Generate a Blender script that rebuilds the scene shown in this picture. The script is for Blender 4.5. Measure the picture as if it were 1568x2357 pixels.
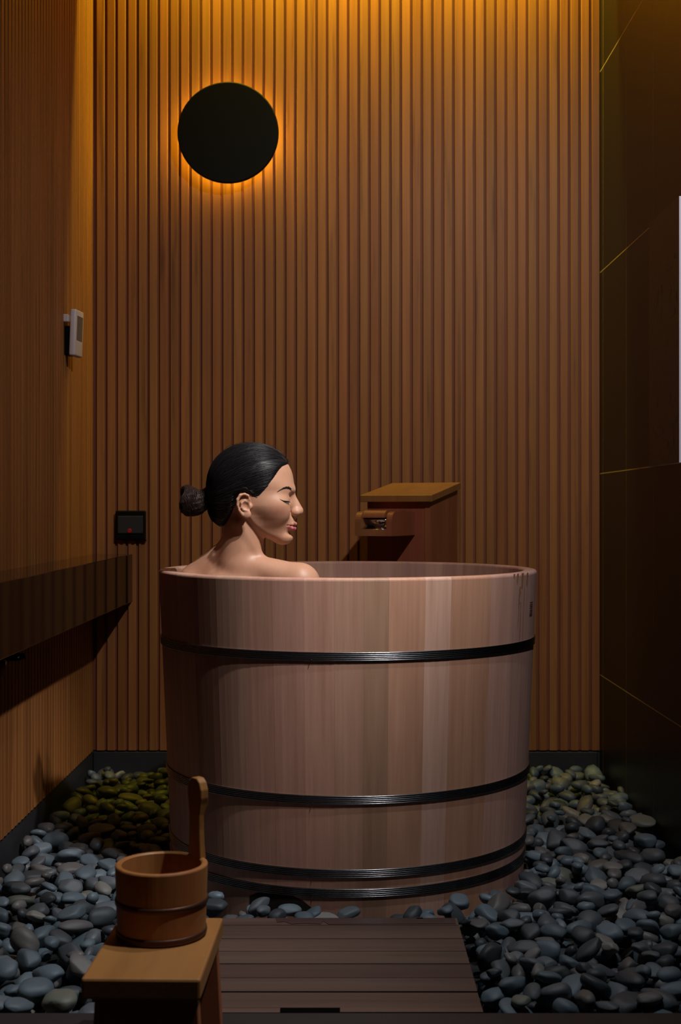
import bpy, bmesh, math, random
import numpy as np
from mathutils import Vector, Matrix, Euler

for o in list(bpy.data.objects): bpy.data.objects.remove(o, do_unlink=True)
sc = bpy.context.scene
C = sc.collection
R = math.radians

# ------------------------------------------------------------------ camera
F, CX, CY, CZ = 3050.0, 788.0, 1170.0, 0.96     # focal length and vanishing point in pixels of 1568x2357; eye height
cam = bpy.data.cameras.new('camera'); cam.sensor_fit = 'AUTO'; cam.sensor_width = 36
cam.lens = 36 * F / 2357; cam.shift_x = -(CX - 784) / 2357; cam.shift_y = -(1178.5 - CY) / 2357
cam.clip_start = 0.05; cam.dof.use_dof = True; cam.dof.focus_distance = 3.15; cam.dof.aperture_fstop = 6.3
camo = bpy.data.objects.new('camera', cam); C.objects.link(camo)
camo.location = (0, 0, CZ); camo.rotation_euler = (R(90), 0, 0); sc.camera = camo

# ------------------------------------------------------------------ light
w = bpy.data.worlds.new('world'); sc.world = w; w.use_nodes = True
w.node_tree.nodes['Background'].inputs[0].default_value = (1, .9, .8, 1)
w.node_tree.nodes['Background'].inputs[1].default_value = 0.0015
vs = sc.view_settings; vs.view_transform = 'Standard'; vs.look = 'None'; vs.gamma = 1; vs.use_curve_mapping = False
vs.exposure = 0.0

def spot(name, loc, aim, energy, color, size, blend, radius):
    l = bpy.data.lights.new(name, 'SPOT'); l.energy = energy; l.color = color
    l.spot_size = R(size); l.spot_blend = blend; l.shadow_soft_size = radius
    o = bpy.data.objects.new(name, l); C.objects.link(o); o.location = loc
    o.rotation_euler = (Vector(aim) - Vector(loc)).to_track_quat('-Z', 'Y').to_euler()
    return o
spot('key_and_fill_spot', (0.78, 1.66, 2.93), (0.35, 3.60, 1.42), 122, (1.0, .955, .95), 78, 1.0, 0.03)
spot('key_and_fill_spot', (0.82, 1.90, 2.93), (0.00, 3.00, 1.10), 245, (1.0, .95, .93), 25, 1.0, 0.03)  # added accent spot without a known fixture, lifts upper tub and woman
spot('key_and_fill_spot', (0.40, 2.42, 2.93), (-0.06, 2.58, 0.05), 76, (.90, .96, 1.0), 54, 1.0, 0.03)  # fill spot added to brighten the pebbles and duckboard
spot('key_and_fill_spot', (0.64, 1.86, 2.93), (-0.50, 2.32, 0.15), 122, (.97, .97, .97), 32, 1.0, 0.03)  # extra spot put in to light the stool, bucket and left pebbles

def area(name, loc, rot, sx, sy, energy, color):
    l = bpy.data.lights.new(name, 'AREA'); l.shape = 'RECTANGLE'; l.size = sx; l.size_y = sy
    l.energy = energy; l.color = color
    o = bpy.data.objects.new(name, l); C.objects.link(o); o.location = loc; o.rotation_euler = rot
    return o
area('cove_light', (0.10, 4.315, 3.16), (R(48), 0, 0), 1.40, 0.03, 35.0, (1.0, .76, .05))

# ------------------------------------------------------------------ helpers
def tag(o, label=None, cat=None, group=None, kind=None):
    if label: o['label'] = label
    if cat: o['category'] = cat
    if group: o['group'] = group
    if kind: o['kind'] = kind
    return o

def obj(name, me, mat=None, parent=None, smooth=False):
    if isinstance(me, bmesh.types.BMesh):
        m = bpy.data.meshes.new(name); me.to_mesh(m); me.free(); me = m
    o = bpy.data.objects.new(name, me); C.objects.link(o)
    if mat and not me.materials: me.materials.append(mat)
    if parent: o.parent = parent
    if smooth:
        me.polygons.foreach_set('use_smooth', [True] * len(me.polygons))
    return o

def empty(name, loc, rz=0):
    o = bpy.data.objects.new(name, None); C.objects.link(o); o.location = loc; o.rotation_euler = (0, 0, rz)
    o.empty_display_size = .05
    return o

def box(bm, x0, x1, y0, y1, z0, z1, bev=0, seg=2, mtx=None):
    r = bmesh.ops.create_cube(bm, size=1)
    vsn = r['verts']
    for v in vsn:
        v.co = Vector(((x0 + x1) / 2 + v.co.x * (x1 - x0), (y0 + y1) / 2 + v.co.y * (y1 - y0), (z0 + z1) / 2 + v.co.z * (z1 - z0)))
    if mtx: bmesh.ops.transform(bm, matrix=mtx, verts=vsn)
    if bev:
        es = list({e for v in vsn for e in v.link_edges})
        bmesh.ops.bevel(bm, geom=es, offset=bev, segments=seg, profile=.5, affect='EDGES')
    return bm

def boxo(name, x0, x1, y0, y1, z0, z1, mat, parent=None, bev=0, seg=2):
    return obj(name, box(bmesh.new(), x0, x1, y0, y1, z0, z1, bev, seg), mat, parent)

def lathe(bm, prof, n=64, closed=False, a0=0, a1=2 * math.pi):
    rings = []
    full = abs(a1 - a0 - 2 * math.pi) < 1e-6
    cnt = n if full else n + 1
    for i in range(cnt):
        a = a0 + (a1 - a0) * i / n
        rings.append([bm.verts.new((r * math.cos(a), r * math.sin(a), z)) for r, z in prof])
    m = len(prof)
    for i in range(n):
        A, B = rings[i], rings[(i + 1) % cnt]
        for j in range(m if closed else m - 1):
            k = (j + 1) % m
            vv = [A[j], B[j], B[k], A[k]]
            if len(set(vv)) == 4:
                try: bm.faces.new(vv)
                except ValueError: pass
    if not full and closed:
        bm.faces.new(rings[0][::-1]); bm.faces.new(rings[-1])
    bmesh.ops.remove_doubles(bm, verts=bm.verts, dist=1e-6)
    bmesh.ops.recalc_face_normals(bm, faces=bm.faces)
    return bm

def tube(bm, pts, rad, sides=6, cap=True):
    pts = [Vector(p) for p in pts]; n = len(pts)
    rads = rad if isinstance(rad, (list, tuple)) else [rad] * n
    rings = []; up = Vector((0.13, 0.31, 0.94)).normalized()
    for i, p in enumerate(pts):
        t = (pts[min(i + 1, n - 1)] - pts[max(i - 1, 0)]).normalized()
        a = t.cross(up)
        if a.length < 1e-3: a = t.cross(Vector((1, 0, 0)))
        a.normalize(); b = t.cross(a)
        rings.append([bm.verts.new(p + (a * math.cos(2 * math.pi * s / sides) + b * math.sin(2 * math.pi * s / sides)) * rads[i]) for s in range(sides)])
    for i in range(n - 1):
        for s in range(sides):
            bm.faces.new((rings[i][s], rings[i + 1][s], rings[i + 1][(s + 1) % sides], rings[i][(s + 1) % sides]))
    if cap:
        bm.faces.new(rings[0]); bm.faces.new(rings[-1][::-1])
    return bm

def prism(bm, pts, axis, t0, t1):
    """polygon pts (2D) extruded along axis from t0 to t1"""
    def mk(p, t):
        return {'x': (t, p[0], p[1]), 'y': (p[0], t, p[1]), 'z': (p[0], p[1], t)}[axis]
    a = [bm.verts.new(mk(p, t0)) for p in pts]; b = [bm.verts.new(mk(p, t1)) for p in pts]
    n = len(pts)
    bm.faces.new(a); bm.faces.new(b[::-1])
    for i in range(n): bm.faces.new((a[i], b[i], b[(i + 1) % n], a[(i + 1) % n]))
    bmesh.ops.recalc_face_normals(bm, faces=bm.faces)
    return bm

def at(x, y, d):
    return Vector(((x - CX) / F * d, d, CZ - (y - CY) / F * d))

# ------------------------------------------------------------------ materials
def newmat(name):
    m = bpy.data.materials.new(name); m.use_nodes = True
    nt = m.node_tree; b = nt.nodes['Principled BSDF']
    return m, nt, b

def plain(name, col, rough=.5, metal=0, spec=.5, coat=0):
    m, nt, b = newmat(name)
    b.inputs['Base Color'].default_value = (*col, 1); b.inputs['Roughness'].default_value = rough
    b.inputs['Metallic'].default_value = metal; b.inputs['Specular IOR Level'].default_value = spec
    b.inputs['Coat Weight'].default_value = coat
    n = nt.nodes.new('ShaderNodeTexNoise'); n.inputs['Scale'].default_value = 35; n.inputs['Detail'].default_value = 3
    if rough < .12: return m
    mr = nt.nodes.new('ShaderNodeMapRange'); mr.inputs[3].default_value = max(rough - .06, .02); mr.inputs[4].default_value = min(rough + .08, 1)
    nt.links.new(n.outputs['Fac'], mr.inputs[0]); nt.links.new(mr.outputs[0], b.inputs['Roughness'])
    return m

def wood(name, c0, c1, scale=(60, 60, 2.5), rough=.45, bump=.15, rnd=.35, tint=False, hue=.02, spec=.4, streak=None):
    """procedural grain stretched along one axis; every object gets its own offset and tone"""
    m, nt, b = newmat(name); N = nt.nodes; L = nt.links
    tc = N.new('ShaderNodeTexCoord'); oi = N.new('ShaderNodeObjectInfo')
    mul = N.new('ShaderNodeMath'); mul.operation = 'MULTIPLY'; mul.inputs[1].default_value = 37.0
    L.new(oi.outputs['Random'], mul.inputs[0])
    add = N.new('ShaderNodeVectorMath'); add.operation = 'ADD'
    L.new(tc.outputs['Object'], add.inputs[0]); L.new(mul.outputs[0], add.inputs[1])
    mp = N.new('ShaderNodeMapping'); mp.inputs['Scale'].default_value = scale
    L.new(add.outputs[0], mp.inputs['Vector'])
    n1 = N.new('ShaderNodeTexNoise'); n1.inputs['Scale'].default_value = 1; n1.inputs['Detail'].default_value = 6; n1.inputs['Roughness'].default_value = .6
    L.new(mp.outputs[0], n1.inputs['Vector'])
    mp2 = N.new('ShaderNodeMapping'); mp2.inputs['Scale'].default_value = tuple(s * .22 for s in scale)
    L.new(add.outputs[0], mp2.inputs['Vector'])
    n2 = N.new('ShaderNodeTexNoise'); n2.inputs['Scale'].default_value = 1; n2.inputs['Detail'].default_value = 3
    L.new(mp2.outputs[0], n2.inputs['Vector'])
    mixf = N.new('ShaderNodeMath'); mixf.operation = 'MULTIPLY_ADD'; mixf.inputs[1].default_value = .45
    L.new(n1.outputs['Fac'], mixf.inputs[0])
    m2 = N.new('ShaderNodeMath'); m2.operation = 'MULTIPLY'; m2.inputs[1].default_value = .55
    L.new(n2.outputs['Fac'], m2.inputs[0]); L.new(m2.outputs[0], mixf.inputs[2])
    cr = N.new('ShaderNodeValToRGB')
    cr.color_ramp.elements[0].position = .36; cr.color_ramp.elements[0].color = (*c0, 1)
    cr.color_ramp.elements[1].position = .64; cr.color_ramp.elements[1].color = (*c1, 1)
    L.new(mixf.outputs[0], cr.inputs[0])
    hs = N.new('ShaderNodeHueSaturation')
    mr = N.new('ShaderNodeMapRange'); mr.inputs[3].default_value = 1 - rnd; mr.inputs[4].default_value = 1 + rnd * .6
    L.new(oi.outputs['Random'], mr.inputs[0]); L.new(mr.outputs[0], hs.inputs['Value'])
    fr = N.new('ShaderNodeMath'); fr.operation = 'FRACT'; L.new(mul.outputs[0], fr.inputs[0])
    mh = N.new('ShaderNodeMapRange'); mh.inputs[3].default_value = .5 - hue; mh.inputs[4].default_value = .5 + hue
    L.new(fr.outputs[0], mh.inputs[0]); L.new(mh.outputs[0], hs.inputs['Hue'])
    L.new(cr.outputs[0], hs.inputs['Color'])
    last = hs.outputs[0]
    if tint:
        mx = N.new('ShaderNodeMix'); mx.data_type = 'RGBA'; mx.blend_type = 'MULTIPLY'; mx.inputs[0].default_value = 1
        L.new(last, mx.inputs[6]); L.new(oi.outputs['Color'], mx.inputs[7]); last = mx.outputs[2]
    if streak:
        mp3 = N.new('ShaderNodeMapping'); mp3.inputs['Scale'].default_value = streak
        L.new(add.outputs[0], mp3.inputs['Vector'])
        n3 = N.new('ShaderNodeTexNoise'); n3.inputs['Scale'].default_value = 1; n3.inputs['Detail'].default_value = 4
        L.new(mp3.outputs[0], n3.inputs['Vector'])
        r3 = N.new('ShaderNodeMapRange'); r3.inputs[1].default_value = .6; r3.inputs[2].default_value = .78; r3.inputs[3].default_value = 1; r3.inputs[4].default_value = .45
        L.new(n3.outputs['Fac'], r3.inputs[0])
        mx = N.new('ShaderNodeMix'); mx.data_type = 'RGBA'; mx.blend_type = 'MULTIPLY'; mx.inputs[0].default_value = 1
        L.new(last, mx.inputs[6]); L.new(r3.outputs[0], mx.inputs[7]); last = mx.outputs[2]
    L.new(last, b.inputs['Base Color'])
    b.inputs['Roughness'].default_value = rough; b.inputs['Specular IOR Level'].default_value = spec
    bp = N.new('ShaderNodeBump'); bp.inputs['Strength'].default_value = bump; bp.inputs['Distance'].default_value = .002
    L.new(n1.outputs['Fac'], bp.inputs['Height']); L.new(bp.outputs[0], b.inputs['Normal'])
    return m

def stone_mat(name, use_attr):
    m, nt, b = newmat(name); N = nt.nodes; L = nt.links
    if use_attr:
        src = N.new('ShaderNodeAttribute'); src.attribute_name = 'tone'; so = src.outputs['Color']
    else:
        src = N.new('ShaderNodeObjectInfo'); so = src.outputs['Color']
    tc = N.new('ShaderNodeTexCoord')
    n = N.new('ShaderNodeTexNoise'); n.inputs['Scale'].default_value = 38; n.inputs['Detail'].default_value = 8; n.inputs['Roughness'].default_value = .65
    L.new(tc.outputs['Object'], n.inputs['Vector'])
    mr = N.new('ShaderNodeMapRange'); mr.inputs[1].default_value = .3; mr.inputs[2].default_value = .72; mr.inputs[3].default_value = .68; mr.inputs[4].default_value = 1.25
    L.new(n.outputs['Fac'], mr.inputs[0])
    mx = N.new('ShaderNodeMix'); mx.data_type = 'RGBA'; mx.blend_type = 'MULTIPLY'; mx.inputs[0].default_value = 1
    L.new(so, mx.inputs[6]); L.new(mr.outputs[0], mx.inputs[7])
    v = N.new('ShaderNodeTexNoise'); v.inputs['Scale'].default_value = 160; v.inputs['Detail'].default_value = 2
    L.new(tc.outputs['Object'], v.inputs['Vector'])
    rr = N.new('ShaderNodeMapRange'); rr.inputs[1].default_value = .72; rr.inputs[2].default_value = .8; rr.inputs[3].default_value = 0; rr.inputs[4].default_value = .35
    L.new(v.outputs['Fac'], rr.inputs[0])
    mx2 = N.new('ShaderNodeMix'); mx2.data_type = 'RGBA'; L.new(rr.outputs[0], mx2.inputs[0])
    L.new(mx.outputs[2], mx2.inputs[6]); mx2.inputs[7].default_value = (.45, .44, .42, 1)
    L.new(mx2.outputs[2], b.inputs['Base Color'])
    b.inputs['Roughness'].default_value = .5; b.inputs['Specular IOR Level'].default_value = .45
    bp = N.new('ShaderNodeBump'); bp.inputs['Strength'].default_value = .25; bp.inputs['Distance'].default_value = .002
    L.new(n.outputs['Fac'], bp.inputs['Height']); L.new(bp.outputs[0], b.inputs['Normal'])
    return m

def tile_mat(name, col, rough, rnd=.2):
    m, nt, b = newmat(name); N = nt.nodes; L = nt.links
    oi = N.new('ShaderNodeObjectInfo'); tc = N.new('ShaderNodeTexCoord')
    n = N.new('ShaderNodeTexNoise'); n.inputs['Scale'].default_value = 9; n.inputs['Detail'].default_value = 8
    L.new(tc.outputs['Object'], n.inputs['Vector'])
    mr = N.new('ShaderNodeMapRange'); mr.inputs[3].default_value = .7; mr.inputs[4].default_value = 1.3
    L.new(n.outputs['Fac'], mr.inputs[0])
    hs = N.new('ShaderNodeHueSaturation'); hs.inputs['Color'].default_value = (*col, 1)
    L.new(mr.outputs[0], hs.inputs['Value']); L.new(hs.outputs[0], b.inputs['Base Color'])
    b.inputs['Roughness'].default_value = rough; b.inputs['Specular IOR Level'].default_value = .28
    return m

M = {}
M['slat'] = wood('slat_wood', (.25, .094, .026), (.37, .150, .045), (70, 70, 2.2), .5, .12, .13, hue=.004, spec=.25, streak=(45, 45, 2.0))
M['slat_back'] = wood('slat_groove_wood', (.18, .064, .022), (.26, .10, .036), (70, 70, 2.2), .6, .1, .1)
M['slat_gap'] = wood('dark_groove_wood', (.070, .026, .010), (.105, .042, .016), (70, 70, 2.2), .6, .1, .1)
M['hinoki'] = wood('pale_cypress_stave', (.46, .255, .182), (.61, .362, .268), (95, 95, 1.1), .5, .05, .05, tint=True, hue=.008, spec=.25)
M['spoutwood'] = wood('reddish_spout_wood', (.22, .080, .026), (.31, .116, .042), (60, 60, 3), .38, .08, .06, spec=.5)
M['stool'] = wood('honey_stool_wood', (.30, .098, .034), (.38, .130, .050), (50, 6, 50), .5, .08, .04)
M['bucket'] = wood('honey_bucket_wood', (.30, .112, .030), (.39, .155, .044), (90, 90, 3), .5, .08, .10, hue=.01)
M['deck'] = wood('weathered_deck_board', (.088, .052, .040), (.140, .084, .064), (3, 60, 60), .5, .2, .25, hue=.01)
M['deckwet'] = wood('wet_deck_wood', (.06, .036, .030), (.09, .055, .045), (3, 60, 60), .25, .1, .1)
M['gap_shade'] = plain('shaded_board_edge', (.016, .011, .009), .8)  # near-black, stands in for the shade between planks
M['copper'] = plain('dark_copper', (.085, .032, .018), .45, .6)
M['steel'] = plain('dull_steel_wire', (.22, .225, .24), .25, 1)
M['chrome'] = plain('chrome', (.85, .87, .9), .08, 1)
M['black'] = plain('black_lacquer', (.003, .0026, .0026), .5, 0, .12)
M['counter'] = plain('dark_polished_counter', (.010, .007, .005), .05, 0, .14)
M['tile'] = tile_mat('dark_slate_tile', (.010, .0095, .0098), .40)
M['grout'] = plain('pale_grout', (.60, .50, .38), .8)
M['plinth'] = tile_mat('charcoal_plinth_tile', (.030, .030, .034), .45)
M['kerb'] = tile_mat('brown_grey_stone_kerb', (.030, .026, .027), .5)
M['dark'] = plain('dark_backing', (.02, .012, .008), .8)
M['ceil'] = plain('dark_ceiling_paint', (.035, .03, .027), .8)
M['ground'] = plain('dark_gravel_bed', (.02, .02, .02), .9)
M['white'] = plain('off_white_plastic', (.62, .53, .53), .45)
M['screen'] = plain('grey_display', (.16, .13, .12), .25)
M['red'] = plain('red_dot', (.42, .01, .015), .4)
M['smoke'] = plain('smoked_plastic_lid', (.035, .036, .04), .2)
M['signface'] = plain('dark_sign_face', (.016, .010, .009), .4)
M['signmark'] = plain('faded_sign_print', (.06, .045, .042), .5)
M['signedge'] = plain('white_board_edge', (.75, .72, .80), .5)
M['stain'] = plain('brown_water_stain', (.38, .17, .085), .45)
M['seal'] = plain('burnt_brown_seal_ink', (.07, .022, .018), .6)
M['stone'] = stone_mat('river_stone', False)
M['stonestuff'] = stone_mat('river_stone_bed', True)

def emis(name, col, s):
    m, nt, b = newmat(name)
    b.inputs['Base Color'].default_value = (*col, 1); b.inputs['Emission Color'].default_value = (*col, 1)
    b.inputs['Emission Strength'].default_value = s
    return m
M['glow'] = emis('warm_led_ring', (1.0, .66, .05), 24.0)

def water_mat():
    m, nt, b = newmat('bath_water')
    b.inputs['Base Color'].default_value = (.55, .62, .58, 1); b.inputs['Roughness'].default_value = .03
    b.inputs['Transmission Weight'].default_value = .8; b.inputs['IOR'].default_value = 1.33
    n = nt.nodes.new('ShaderNodeTexNoise'); n.inputs['Scale'].default_value = 9
    bp = nt.nodes.new('ShaderNodeBump'); bp.inputs['Strength'].default_value = .15; bp.inputs['Distance'].default_value = .01
    nt.links.new(n.outputs['Fac'], bp.inputs['Height']); nt.links.new(bp.outputs[0], b.inputs['Normal'])
    return m
M['water'] = water_mat()

# ------------------------------------------------------------------ room shell
YB, XL, XR = 4.50, -0.845, 0.876          # back wall face, side wall faces
YN, ZT = 1.35, 3.26                       # near end of the built walls, top of the cove
ZP = 0.138                                # underside of the slat cladding
PITCH, SW, SD = 0.0358, 0.0270, 0.009     # slat spacing, width, depth

boxs = lambda *a, **k: tag(boxo(*a, **k), kind='structure')
boxs('floor', XL - .05, XR + .05, 2.22, YB + .05, -.10, 0.0, M['ground'])
boxs('floor', -2.2, 2.2, -1.2, 2.22, -.10, -.03, M['kerb'])
trim = boxs('trim_1', XL - .05, XR + .05, 2.215, 2.314, -.03, .08, M['kerb'], bev=.004)

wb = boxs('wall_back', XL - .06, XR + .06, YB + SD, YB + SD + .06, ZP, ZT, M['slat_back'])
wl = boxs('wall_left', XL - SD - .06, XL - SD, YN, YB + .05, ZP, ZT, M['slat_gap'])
wr = boxs('wall_right', XR + .0004, XR + .08, YN, YB + .07, -.1, ZT, M['grout'])
boxs('ceiling', XL - .06, XR + .06, YN, 4.285, 2.97, 3.03, M['ceil'])
boxs('ceiling', XL - .06, XR + .06, 4.20, YB + .07, 3.22, 3.26, M['ceil'])
boxs('trim_2', XL - .06, XR + .06, 4.270, 4.285, 2.97, 3.22, M['ceil'])
bb = boxs('baseboard_back', XL - .06, XR + .06, YB + .006, YB + .06, -.05, ZP - .004, M['plinth'])
bl = boxs('baseboard_left', XL - .06, XL - .012, YN, YB + .01, -.05, ZP - .004, M['plinth'])

def slat_mesh(name, h):
    bm = bmesh.new(); a = SW / 2; c = .0016
    pts = [(-a, SD + .0005), (-a, c), (-a + c, 0), (a - c, 0), (a, c), (a, SD + .0005)]
    prism(bm, pts, 'z', 0, h)
    me = bpy.data.meshes.new(name); bm.to_mesh(me); bm.free(); me.materials.append(M['slat'])
    return me
sm = slat_mesh('slat', ZT - ZP)
rng = random.Random(4)
n = int((XR - XL) / PITCH)
for i in range(n + 1):
    x = XL + .0238 + i * PITCH
    if x + SW / 2 > XR: continue
    o = bpy.data.objects.new('slat', sm); C.objects.link(o); o.parent = wb
    o.location = (x, YB, ZP)
i = 0
y = YB - .02
while y > YN + .02:
    o = bpy.data.objects.new('slat', sm); C.objects.link(o); o.parent = wl
    o.location = (XL, y, ZP); o.rotation_euler = (0, 0, R(90))
    y -= PITCH
# steel corner strip at the right end of the back plinth
boxs('trim_3', XR - .009, XR - .002, YB - .004, YB + .006, 0.0, ZP - .01, M['plinth'])

# plinth tiles along the left wall and the back wall
for k, (y0, y1) in enumerate([(4.495, 3.86), (3.857, 3.26), (3.257, 2.66), (2.657, 2.06), (2.057, 1.46)]):
    boxo('tile', XL - .02, XL - .004, y1, y0, -.03, ZP - .006, M['plinth'], bl, .001, 1)
for k, (x0, x1) in enumerate([(XL + .0, -.25), (-.247, .35), (.353, XR - .01)]):
    boxo('tile', x0, x1, YB - .001, YB + .012, -.03, ZP - .006, M['plinth'], bb, .001, 1)

# dark tiles of the right wall
ys = [YB + .02, 4.449] + [4.088 - .3525 * k for k in range(9)]
zs = [-.05, .395, 1.078, 1.761, 2.443, 3.126, 3.25]
tcache = {}
for a in range(len(ys) - 1):
    for b_ in range(len(zs) - 1):
        y1, y0 = ys[a] - .0016, ys[a + 1] + .0016
        z0, z1 = zs[b_] + .0018, zs[b_ + 1] - .0018
        if y1 < YN: continue
        key = (round(y1 - y0, 4), round(z1 - z0, 4))
        if key not in tcache:
            bm = box(bmesh.new(), 0, .00035, 0, y1 - y0, 0, z1 - z0)
            me = bpy.data.meshes.new('tile'); bm.to_mesh(me); bm.free(); me.materials.append(M['tile']); tcache[key] = me
        o = bpy.data.objects.new('tile', tcache[key]); C.objects.link(o); o.parent = wr; o.location = (XR, y0, z0)

# ------------------------------------------------------------------ the tub
TX, TY = 0.0141, 3.397
ZR = 0.806
def tr(z): return .447 + .033 * (z - .06) / .746
tub = empty('bathtub', (TX, TY, 0))
tag(tub, 'large round pale cypress soaking tub with four steel wire hoops', 'bathtub')
TH = .034
def fa(px):                                # stave joint seen at pixel column px -> angle, 0 = towards the camera, + = right
    lo, hi = -R(81), R(81)
    for _ in range(40):
        m_ = (lo + hi) / 2
        if CX + F * (TX + .474 * math.sin(m_)) / (TY - .474 * math.cos(m_)) < px: lo = m_
        else: hi = m_
    return lo
joints = [fa(p) for p in (372, 388, 412, 447, 500, 561, 628, 700, 770, 838, 895, 978, 1037, 1128, 1180, 1214, 1232)]
a = joints[-1] + R(7); rg = random.Random(11)
while a < joints[0] + 2 * math.pi - R(5):
    joints.append(a); a += R(rg.uniform(6.5, 11))
tints = {9: (.80, .80, .72), 10: (1.02, .92, .84), 11: (1.12, 1.17, 1.19), 12: (1.02, .92, .82), 8: (.93, .90, .86), 7: (1.0, .95, .93), 13: (1.0, 1.0, 1.02), 14: (.96, 1.0, 1.08), 15: (.95, 1.02, 1.13), 3: (.92, .9, .86), 4: (.9, .9, .9), 5: (.97, .93, .9), 6: (.93, .9, .88)}  # stave tones; the rightmost have the cool light on that flank painted in
nj = len(joints)
for i in range(nj):
    t0 = joints[i]; t1 = joints[(i + 1) % nj] + (2 * math.pi if i == nj - 1 else 0)
    g = .00008 / .47
    bm = bmesh.new()
    prof = []
    for z in (0.0, .25, .5, .72): prof.append((tr(z), z))
    for k in range(5):                     # rounded lip
        an = math.pi / 2 * k / 4
        prof.append((tr(ZR) - .007 + .007 * math.cos(an), ZR - .007 + .007 * math.sin(an)))
    for k in range(1, 5):
        an = math.pi / 2 * k / 4
        prof.append((tr(ZR) - TH + .006 - .006 * math.sin(an), ZR - .006 + .006 * math.cos(an)))
    for z in (.5, .02): prof.append((tr(z) - TH, z))
    seg = max(2, int((t1 - t0) / R(2.2)))
    jit = rg.uniform(-.00012, .00012)
    prof = [(r + jit, z) for r, z in prof]
    lathe(bm, prof, seg, True, t0 + g - math.pi / 2, t1 - g - math.pi / 2)
    o = obj('stave', bm, M['hinoki'], tub)
    for p in o.data.polygons: p.use_smooth = False
    v_ = rg.uniform(.9, 1.04); c = tints.get(i, (v_, v_ * rg.uniform(.94, 1.03), v_ * rg.uniform(.9, 1.05)))
    o.color = (*c, 1)
bm = bmesh.new(); lathe(bm, [(0, .0), (.43, .0), (.43, .03), (0, .03)], 48)
o = obj('tub_floor', bm, M['hinoki'], tub); o.color = (.9, .9, .9, 1)
# bench inside, under the water
bm = box(bmesh.new(), -.26, .10, -.34, -.02, .03, .262, .006)
o = obj('bench', bm, M['hinoki'], tub); o.color = (.85, .85, .85, 1)

for hz in (.632, .312, .147, .103):
    bm = bmesh.new()
    for k in range(5):
        z = hz + (k - 2) * .0041; rr = tr(z) + .0016
        pr = [(rr + .0021 * math.cos(t), z + .0021 * math.sin(t)) for t in [2 * math.pi * q / 8 for q in range(8)]]
        b2 = bmesh.new(); lathe(b2, pr, 160, True)
        me = bpy.data.meshes.new('t'); b2.to_mesh(me); b2.free(); bm.from_mesh(me); bpy.data.meshes.remove(me)
    o = obj('hoop', bm, M['steel'], tub, True); o['label'] = 'steel hoop of five stacked wires'
    bm = bmesh.new(); an = fa(716) - math.pi / 2; rr = tr(hz) + .0036
    tube(bm, [(rr * math.cos(an), rr * math.sin(an), hz - .004), ((rr + .001) * math.cos(an), (rr + .001) * math.sin(an), hz - .012)], .0007, 5)
    obj('wire_end', bm, M['steel'], o)

# brown drips and the burnt seal on the right flank, both thin layers on the wood
def patch(bm, pts, lift=.0004):
    """pts in (angle, z): polygon wrapped onto the tub's outside"""
    vv = []
    for a, z in pts:
        r_ = tr(z) + lift; vv.append(bm.verts.new((r_ * math.sin(a), -r_ * math.cos(a), z)))
    try: return bm.faces.new(vv)
    except ValueError: return None
def drip(bm, px, y0, y1, w0, w1, wob=.0, seed=0):
    rr = random.Random(seed); a = fa(px); n = 9; d = TY - .47 * math.cos(a)
    zz = lambda y: CZ - (y - CY) / F * d
    L_ = []; R_ = []
    off = 0
    for i in range(n + 1):
        t = i / n; wd = (w0 + (w1 - w0) * t) * (1 + rr.uniform(-.3, .3)); off += rr.uniform(-wob, wob)
        if i == n: wd *= .2
        z = zz(y0 + (y1 - y0) * t); L_.append((a + off - wd, z)); R_.append((a + off + wd, z))
    for i in range(n): patch(bm, [L_[i], R_[i], R_[i + 1], L_[i + 1]])
bm = bmesh.new()
for k, (px, y0, y1, w0, w1, wob) in enumerate([(1179, 1321, 1332, .010, .004, .002), (1187, 1320, 1344, .011, .006, .002), (1198, 1319, 1356, .017, .007, .002),
        (1209, 1318, 1350, .016, .007, .003), (1195, 1350, 1392, .013, .009, .006), (1191, 1388, 1446, .004, .0025, .004), (1196, 1386, 1480, .003, .004, .002), (1204, 1350, 1478, .0022, .0016, .001)]):
    drip(bm, px, y0, y1, w0 * .85, w1 * .8, wob, k)
bmesh.ops.recalc_face_normals(bm, faces=bm.faces)
for f in bm.faces:
    if f.normal.dot(Vector((f.calc_center_median().x, f.calc_center_median().y, 0))) < 0: f.normal_flip()
o = obj('water_stain', bm, M['stain'], tub); o['label'] = 'orange-brown drip stains below the rim'
bm = bmesh.new(); a0 = fa(1221); zc = CZ - (1397 - CY) / F * 3.3; hw = .031; hh = .0172
strokes = [(-1, 1, .9, 1), (-1, 1, -1, -.88), (-1, -.86, -1, 1), (.86, 1, -1, 1),
           (-.6, .6, .62, .74), (-.5, .5, .34, .44), (-.08, .08, .3, .75), (-.62, -.5, .1, .6), (.5, .62, .1, .6), (-.6, .6, .06, .16),
           (-.6, .6, -.22, -.1), (-.6, -.46, -.75, -.1), (.46, .6, -.75, -.1), (-.3, .3, -.46, -.36), (-.7, .7, -.78, -.66), (-.08, .08, -.7, -.1)]
for (u0, u1, v0, v1) in strokes:
    patch(bm, [(a0 + u0 * hw, zc + v0 * hh), (a0 + u1 * hw, zc + v0 * hh), (a0 + u1 * hw, zc + v1 * hh), (a0 + u0 * hw, zc + v1 * hh)], .0005)
o = obj('seal_mark', bm, M['seal'], tub); o['label'] = 'small square burnt-in maker seal'

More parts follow.
